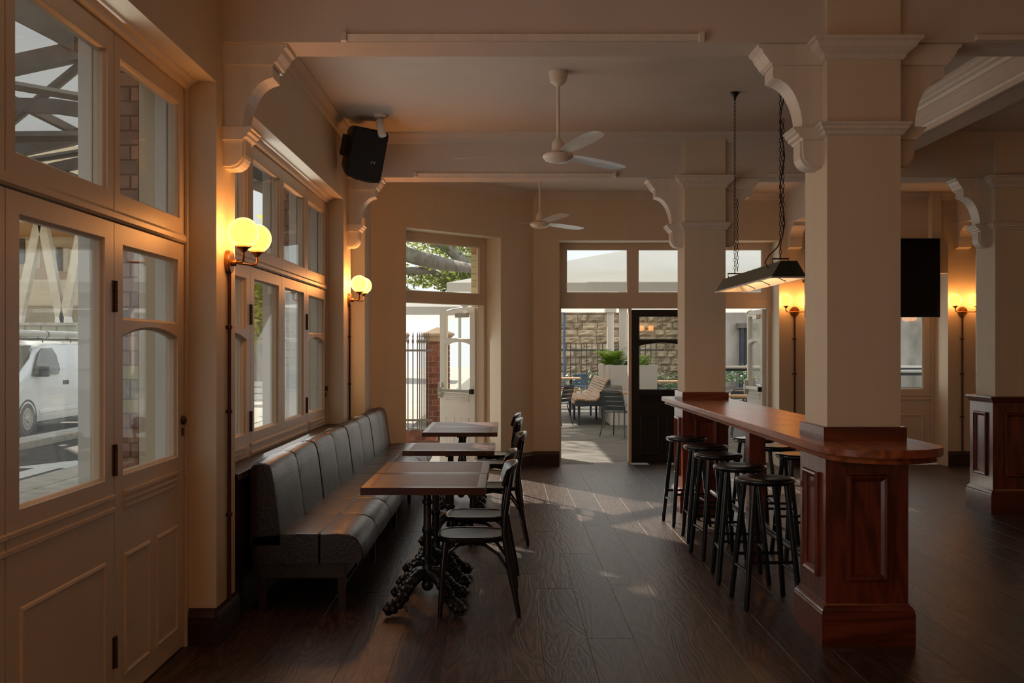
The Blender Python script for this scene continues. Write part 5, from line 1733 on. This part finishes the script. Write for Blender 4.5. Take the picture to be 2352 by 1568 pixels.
# ================================================================== OUTDOORS: COURTYARD
DW = 42.0
wc = S(MB().box(0.5, 7.6, DW, DW + 0.8, -0.05, 4.6).build('wall_courtyard', 'stone_joint'), 'rough sandstone block wall across the courtyard')
rr = random.Random(17)
z = -0.05
k = 0
stone_cache = []
for v in range(6):
    mb = MB()
    n = 4
    pts = []
    for j in range(n + 1):
        for i in range(n + 1):
            a, b = i / n - 0.5, j / n - 0.5
            edge = (i in (0, n)) or (j in (0, n))
            pts.append(mb.v((a, -(0.01 if edge else rr.uniform(0.05, 0.14)), b)))
    for j in range(n):
        for i in range(n):
            mb.face([pts[j * (n + 1) + i], pts[j * (n + 1) + i + 1], pts[(j + 1) * (n + 1) + i + 1], pts[(j + 1) * (n + 1) + i]])
    rim = [pts[i] for i in range(n + 1)] + [pts[j * (n + 1) + n] for j in range(1, n + 1)] + [pts[n * (n + 1) + i] for i in range(n - 1, -1, -1)] + [pts[j * (n + 1)] for j in range(n - 1, 0, -1)]
    back = [mb.v((p.co.x, 0.1, p.co.z)) for p in rim]
    for i in range(len(rim)):
        mb.face([rim[i], rim[(i + 1) % len(rim)], back[(i + 1) % len(rim)], back[i]])
    o = mb.build('block', 'stone', wc, (0, 0, 0))
    stone_cache.append(o.data)
    bpy.data.objects.remove(o)
while z < 4.5:
    ch = rr.uniform(0.27, 0.35)
    x = 0.55 - rr.uniform(0, 0.3)
    while x < 7.4:
        w = rr.uniform(0.32, 0.80)
        o = link('block', rr.choice(stone_cache), wc, (x + w / 2, DW, z + ch / 2))
        o.scale = (w - 0.03, 1.0, ch - 0.025)
        x += w
    z += ch
rk = S(MB().box(7.6, 30, DW - 1.0, DW + 1, -0.05, 6.0).build('wall_rock', 'grey_rock'), 'tall grey weathered rock wall behind the high tables')
gt = thing('yard_gate', 'weathered slatted gate with dark posts in the rock wall', 'gate', (10.2, DW - 1.1, -0.05))
gx0, gx1 = P40(1703, 0, DW - 1.1)[0], P40(1722, 0, DW - 1.1)[0]
for x in (gx0, gx1):
    MB().box(x - 0.07, x + 0.07, DW - 1.25, DW - 1.01, -0.05, 2.35).build('post', 'metal_navy', gt)
MB().box(gx0 - 0.2, gx1 + 0.3, DW - 1.3, DW - 1.01, 2.35, 2.55).build('lintel', 'steel_dark', gt)
for i in range(6):
    x = gx0 + 0.07 + i * (gx1 - gx0 - 0.14) / 6
    MB().box(x + 0.01, x + (gx1 - gx0 - 0.14) / 6 - 0.01, DW - 1.16, DW - 1.1, 0.0, 2.3).build('slat', 'gate_wood', gt)

yf_ = thing('yard_fence', 'thin dark paling fence before the sandstone wall', 'fence', (4, 35, -0.05))
for i in range(20):
    x = 1.7 + i * 0.185
    MB().box(x - 0.014, x + 0.014, 34.98, 35.01, -0.05, 1.72).build('paling', 'metal_navy', yf_)
for zz in (0.2, 1.48):
    MB().box(1.6, 5.5, 34.985, 35.005, zz - 0.02, zz + 0.02).build('rail', 'metal_navy', yf_)
MB().tube([P40(1296, 890, 33)[:2] + (-0.05,), P40(1296, 890, 33)[:2] + (3.0,)], 0.04, 8).build('post', 'metal_blue', yf_)
sb = thing('border_planting', 'loose green border plants at the foot of the paling fence', 'plants', (4, 36, -0.05))
tag(leaf_cloud([((2.4 + i * 0.55, 36 + (i % 3) * 0.5, 0.3), (0.4, 0.4, 0.42)) for i in range(8)] + [((6.6 + i * 0.5, 33, 0.7), (0.5, 0.4, 0.35)) for i in range(4)], 1500, 0.07, 31).build('foliage', 'shrub', sb), kind='stuff')

# canvas umbrella over the yard: a broad square pyramid with a valance
def umbrella(label, cx, cy, h, zedge, zpeak, off=0.0):
    t = thing('market_umbrella', label, 'umbrella', (cx, cy, -0.03))
    cor = [(cx - h, cy - h), (cx + h, cy - h), (cx + h, cy + h), (cx - h, cy + h)]
    for i in range(4):
        a, b = cor[i], cor[(i + 1) % 4]
        mb = MB()
        m1 = ((a[0] + b[0]) / 2, (a[1] + b[1]) / 2)
        p = [mb.v((*a, zedge)), mb.v((*b, zedge)), mb.v((cx, cy, zpeak))]
        mid = mb.v(((a[0] + b[0] + cx) / 3, (a[1] + b[1] + cy) / 3, (2 * zedge + zpeak) / 3 - 0.05))
        for q in range(3):
            mb.face([p[q], p[(q + 1) % 3], mid])
        mb.build('canopy_panel', 'canvas', t, smooth=60)
        dx, dy = (b[0] - a[0]), (b[1] - a[1])
        mb = MB()
        mb.face([mb.v((*a, zedge)), mb.v((*b, zedge)), mb.v((*b, zedge - 0.14)), mb.v((*a, zedge - 0.14))])
        mb.build('valance', 'canvas', t)
        MB().tube([(*a, zedge - 0.03), (cx, cy, zpeak - 0.04)], 0.016, 6).build('rib', 'pole_white', t)
    MB().tube([(cx, cy, -0.03), (cx, cy, zpeak - 0.02)], 0.055, 10).build('pole', 'pole_white', t, smooth=True)
    return t


umbrella('broad white canvas umbrella filling the courtyard transoms', 3.6, 20.0, 4.5, 2.54, 3.7)

# unseen flat awning, added to keep the sun off the courtyard door reveals
aw = thing('courtyard_awning', 'unseen flat awning added above the courtyard doors to block the sun', 'awning', (4.6, 13.6, 3.3))
MB().box(0.6, 9.0, 13.62, 16.6, 3.36, 3.42).build('deck', 'iron_roof', aw)
MB().box(0.55, 9.05, 16.52, 16.62, 3.28, 3.48).build('fascia', 'steel_dark', aw)
for x in (0.9, 2.9, 4.9, 6.9, 8.7):
    MB().box(x - 0.04, x + 0.04, 13.62, 16.52, 3.28, 3.36).build('joist', 'steel_dark', aw)
    MB().tube([(x, 13.62, 4.3), (x, 16.4, 3.45)], 0.015, 6).build('stay', 'steel_dark', aw)
S(MB().box(0.36, 9.0, 13.10, 13.60, 3.55, 5.2).build('wall_back_upper', 'wall'))

# awning posts, planter with ferns, slatted bench
for (u, d, lab) in ((1402, 24.0, 'white round awning post behind the fern'), (1431, 21.4, 'white round awning post standing on the planter')):
    x = (u - 1161) * d / F_PX
    ps = thing('awning_post', lab, 'post', (x, d, -0.03))
    zb = -0.03 if d > 22 else 1.18
    MB().lathe([(0.085, zb), (0.085, 2.42 if d > 22 else 2.9)], (x, d, 0), 18).build('shaft', 'pole_white', ps, smooth=True)
    MB().box(x - 0.13, x + 0.13, d - 0.13, d + 0.13, 2.38, 2.52, 0.01).build('head_plate', 'pole_white', ps)
pt = thing('planter', 'tall pale rendered planter box with a fluted side', 'planter', (2.6, 21.8, -0.03))
mb = MB()
x0, x1, y0, y1, zt = 2.14, 3.1, 20.6, 22.95, 1.19
MB().rects([]) if False else None
MB().loops([[(x0, y0, -0.03), (x1, y0, -0.03), (x1, y1, -0.03), (x0, y1, -0.03)], [(x0, y0, zt), (x1, y0, zt), (x1, y1, zt), (x0, y1, zt)], [(x0 + 0.06, y0 + 0.06, zt), (x1 - 0.06, y0 + 0.06, zt), (x1 - 0.06, y1 - 0.06, zt), (x0 + 0.06, y1 - 0.06, zt)], [(x0 + 0.06, y0 + 0.06, zt - 0.12), (x1 - 0.06, y0 + 0.06, zt - 0.12), (x1 - 0.06, y1 - 0.06, zt - 0.12), (x0 + 0.06, y1 - 0.06, zt - 0.12)]], False, True, False).build('box', 'planter', pt)
MB().box(x0 + 0.05, x1 - 0.05, y0 + 0.05, y1 - 0.05, zt - 0.16, zt - 0.10).build('soil', 'soil', pt)
for i in range(16):
    y = y0 + 0.06 + i * (y1 - y0 - 0.1) / 16
    MB().tube([(x0 - 0.002, y + 0.05, 0.0), (x0 - 0.002, y + 0.05, zt - 0.01)], 0.035, 8).build('flute', 'planter', pt, smooth=True)


def fern(label, cx, cy, z, r, n, seed, lm='fern'):
    rr = random.Random(seed)
    t = thing('fern', label, 'plant', (cx, cy, z))
    for i in range(n):
        a = rr.uniform(0, 2 * PI)
        L = r * rr.uniform(0.7, 1.1)
        up = rr.uniform(0.45, 1.1)
        mb = MB()
        pts = []
        for k in range(9):
            s = k / 8
            d = L * s * (0.55 + 0.25 * (1 - up))
            pts.append(Vector((cx + math.cos(a) * d, cy + math.sin(a) * d, z + L * up * (s - 0.55 * s * s) * 1.2)))
        side = Vector((-math.sin(a), math.cos(a), 0))
        for k in range(8):
            w = 0.085 * math.sin(PI * (0.12 + 0.85 * k / 8)) * r / 0.6
            p, q = pts[k], pts[k + 1]
            for sgn in (-1, 1):
                tip = (p + q) / 2 + side * sgn * w * 1.6 + (q - p) * 0.6 + Vector((0, 0, -0.01))
                mb.face([mb.v(p), mb.v(tip), mb.v(q)])
        mb.build('frond', lm, t)
    return t


fern('arching green fern spilling over the planter corner', 2.28, 21.5, 1.10, 0.75, 34, 3)
fern('bluish green fern low at the planter front edge', 2.42, 20.95, 1.08, 0.42, 18, 4, 'shrub')
fern('dark green fern behind the awning post on the planter', 2.85, 21.6, 1.08, 0.6, 20, 5)

bn = thing('slatted_bench', 'curved slatted timber bench with dark ends against the planter', 'bench', (1.8, 22.0, -0.03))
sec = [(1.40, 0.40), (1.42, 0.47), (1.47, 0.50), (1.60, 0.485), (1.74, 0.47), (1.84, 0.48), (1.90, 0.53), (1.95, 0.62), (2.00, 0.73), (2.05, 0.84), (2.09, 0.90), (2.115, 0.89)]
for i in range(len(sec) - 1):
    (xa_, za_), (xb_, zb_) = sec[i], sec[i + 1]
    dx, dz = xb_ - xa_, zb_ - za_
    L = math.hypot(dx, dz)
    nx, nz = -dz / L * 0.014, dx / L * 0.014
    for j in range(2):
        f0_, f1_ = j / 2 + 0.04, j / 2 + 0.46
        q = [(xa_ + dx * f0_ + nx, za_ + dz * f0_ + nz), (xa_ + dx * f1_ + nx, za_ + dz * f1_ + nz), (xa_ + dx * f1_ - nx, za_ + dz * f1_ - nz), (xa_ + dx * f0_ - nx, za_ + dz * f0_ - nz)]
        MB().prism(q, 'y', 20.50, 23.6).build('slat', 'slat_wood', bn)
endp = [(x, z - 0.018) for x, z in sec] + [(2.13, 0.86), (2.06, 0.66), (1.98, 0.46), (1.90, 0.36), (1.45, 0.36)]
for y in (20.47, 23.6):
    MB().prism(endp, 'y', y, y + 0.04).build('end_panel', 'metal_navy', bn)
for x in (1.50, 1.98):
    for y in (20.62, 22.05, 23.45):
        MB().tube([(x, y, -0.03), (x, y, 0.40)], [0.022, 0.028], 8).build('leg', 'metal_navy', bn)
MB().box(1.46, 2.02, 20.55, 23.55, 0.36, 0.40).build('under_frame', 'metal_navy', bn)


def metal_chair(label, loc, rotz, mm):
    """slatted outdoor chair; local: faces +x"""
    c = thing('metal_chair', label, 'chair', loc, rotz, 'slatted metal courtyard chairs')
    for i in range(5):
        x = -0.17 + i * 0.085
        MB().box(x - 0.034, x + 0.034, -0.20, 0.20, 0.44 - 0.008 * math.cos(i), 0.447 - 0.008 * math.cos(i)).build('seat_slat', mm, c, (0, 0, 0))
    for i in range(4):
        z = 0.515 + i * 0.082
        x = -0.235 - 0.02 * i
        w = 0.215 - 0.006 * i
        rows = []
        for k in range(7):
            a = -1 + k / 3
            xx = x - 0.02 * (1 - a * a)
            rows.append([(xx - 0.003, a * w, z - 0.034), (xx + 0.003, a * w, z - 0.034), (xx - 0.010, a * w, z + 0.034), (xx - 0.016, a * w, z + 0.034)])
        MB().loops(rows, False, True, True).build('back_slat', mm, c, (0, 0, 0))
    for s in (-1, 1):
        MB().tube([(0.19, 0.21 * s, 0.44), (-0.10, 0.215 * s, 0.435), (-0.20, 0.22 * s, 0.45), (-0.245, 0.222 * s, 0.56), (-0.31, 0.21 * s, 0.80), (-0.318, 0.17 * s, 0.815)], 0.011, 8).build('side_frame', mm, c, (0, 0, 0), smooth=True)
        MB().tube([(0.15, 0.19 * s, 0.44), (0.24, 0.25 * s, 0.0)], 0.011, 8).build('leg', mm, c, (0, 0, 0), smooth=True)
        MB().tube([(-0.16, 0.19 * s, 0.44), (-0.27, 0.25 * s, 0.0)], 0.011, 8).build('leg', mm, c, (0, 0, 0), smooth=True)
    MB().tube([(-0.318, -0.17, 0.815), (-0.332, 0, 0.818), (-0.318, 0.17, 0.815)], 0.011, 8).build('top_tube', mm, c, (0, 0, 0), smooth=True)
    return c


metal_chair('navy slatted metal chair nearest the courtyard doorway', (2.02, 17.9, -0.03), R(55), 'metal_navy')
metal_chair('navy slatted metal chair half hidden by the doorway edge', (1.02, 20.6, -0.03), R(150), 'metal_navy')
metal_chair('brown slatted chair tucked behind the round teak table', (2.28, 19.75, -0.03), R(-60), 'steel_dark')
metal_chair('blue slatted metal chair out by the paling fence', (2.25, 30.0, -0.03), R(80), 'metal_blue')
metal_chair('dark slatted metal chair beside the far blue chair', (2.85, 30.3, -0.03), R(110), 'metal_navy')


def round_table(label, x, y, z, r, mm='teak_top'):
    t = thing('round_table', label, 'table', (x, y, -0.03))
    MB().lathe([(0.0, z - 0.035), (r, z - 0.035), (r, z - 0.004), (r - 0.006, z), (0.0, z)], (x, y, 0), 30).build('top', mm, t, smooth=40)
    MB().tube([(x, y, 0.0), (x, y, z - 0.03)], 0.03, 10).build('pedestal', 'metal_navy', t, smooth=True)
    MB().lathe([(0.0, -0.03), (0.24, -0.03), (0.24, -0.015), (0.03, 0.01), (0.0, 0.01)], (x, y, 0), 20).build('base', 'metal_navy', t, smooth=40)
    return t


round_table('round teak table by the open courtyard door', 2.52, 18.6, 0.73, 0.40)
round_table('round teak table beyond the bar near the white door leaf', 4.12, 17.2, 0.735, 0.36)
metal_chair('navy slatted metal chair beside the far round teak table', (4.25, 17.85, -0.03), R(-100), 'metal_navy')


def high_table(label, x0, x1, y, z):
    t = thing('high_table', label, 'table', ((x0 + x1) / 2, y, -0.03))
    MB().box(x0, x1, y - 0.3, y + 0.3, z - 0.04, z, 0.005).build('top', 'pole_white', t)
    MB().box(x0 + 0.05, x1 - 0.05, y - 0.26, y + 0.26, z - 0.09, z - 0.04).build('apron', 'metal_navy', t)
    for x in (x0 + 0.1, x1 - 0.1):
        for yy in (y - 0.22, y + 0.22):
            MB().box(x - 0.03, x + 0.03, yy - 0.03, yy + 0.03, -0.03, z - 0.05).build('leg', 'metal_navy', t)
    return t


high_table('white topped high table seen past the bar column', 3.95, 5.6, 19.0, 1.20)
high_table('white topped high table seen under the television', 6.9, 8.6, 18.2, 1.14)
high_table('second white topped high table further under the television', 7.6, 9.6, 22.5, 1.14)
for i, (x, y) in enumerate(((4.55, 19.7), (4.95, 19.7))):
    st_ = thing('outdoor_stool', ('black outdoor stool at the high table, doorway side', 'black outdoor stool at the high table, next to the gate')[i], 'stool', (x, y, -0.03), group='black stools at the high table')
    MB().lathe([(0.0, 0.71), (0.17, 0.71), (0.17, 0.74), (0.0, 0.74)], (0, 0, 0), 18).build('seat', 'teak_top', st_, (0, 0, 0))
    for a in (-1, 1):
        for b in (-1, 1):
            MB().tube([(0.11 * a, 0.11 * b, 0.71), (0.17 * a, 0.17 * b, 0.0)], 0.018, 8).build('leg', 'metal_navy', st_, (0, 0, 0))
        MB().tube([(0.15 * a, -0.15, 0.25), (0.15 * a, 0.15, 0.25)], 0.012, 6).build('stretcher', 'metal_navy', st_, (0, 0, 0))


def picnic(label, x0, x1, y, z=0.75):
    t = thing('picnic_table', label, 'table', ((x0 + x1) / 2, y, -0.03))
    for k in range(5):
        yy = y - 0.36 + k * 0.15
        MB().box(x0, x1, yy, yy + 0.135, z - 0.035, z).build('slat', 'slat_wood', t)
    for x in (x0 + 0.25, x1 - 0.25):
        for s in (-1, 1):
            MB().tube([(x, y + 0.1 * s, z - 0.04), (x, y + 0.38 * s, -0.03)], 0.03, 6).build('leg', 'metal_navy', t)
    for s in (-1, 1):
        yy = y + s * 0.65
        b = MB().box(x0, x1, yy - 0.14, yy + 0.14, 0.42, 0.455).build('bench_seat', 'slat_wood', t)
        for x in (x0 + 0.25, x1 - 0.25):
            MB().box(x - 0.03, x + 0.03, yy - 0.1, yy + 0.1, -0.03, 0.42).build('bench_leg', 'metal_navy', b)
    return t


picnic('slatted picnic table seen through the black door', 3.4, 5.2, 24.4)
picnic('slatted picnic table far out beside the fence', 0.3, 2.0, 27.0)
fern('loose green shrub behind the picnic table', 4.75, 26.0, -0.03, 0.9, 40, 8, 'shrub')
fern('low green shrub under the high table', 7.5, 23.6, 0.1, 0.7, 30, 9, 'shrub')
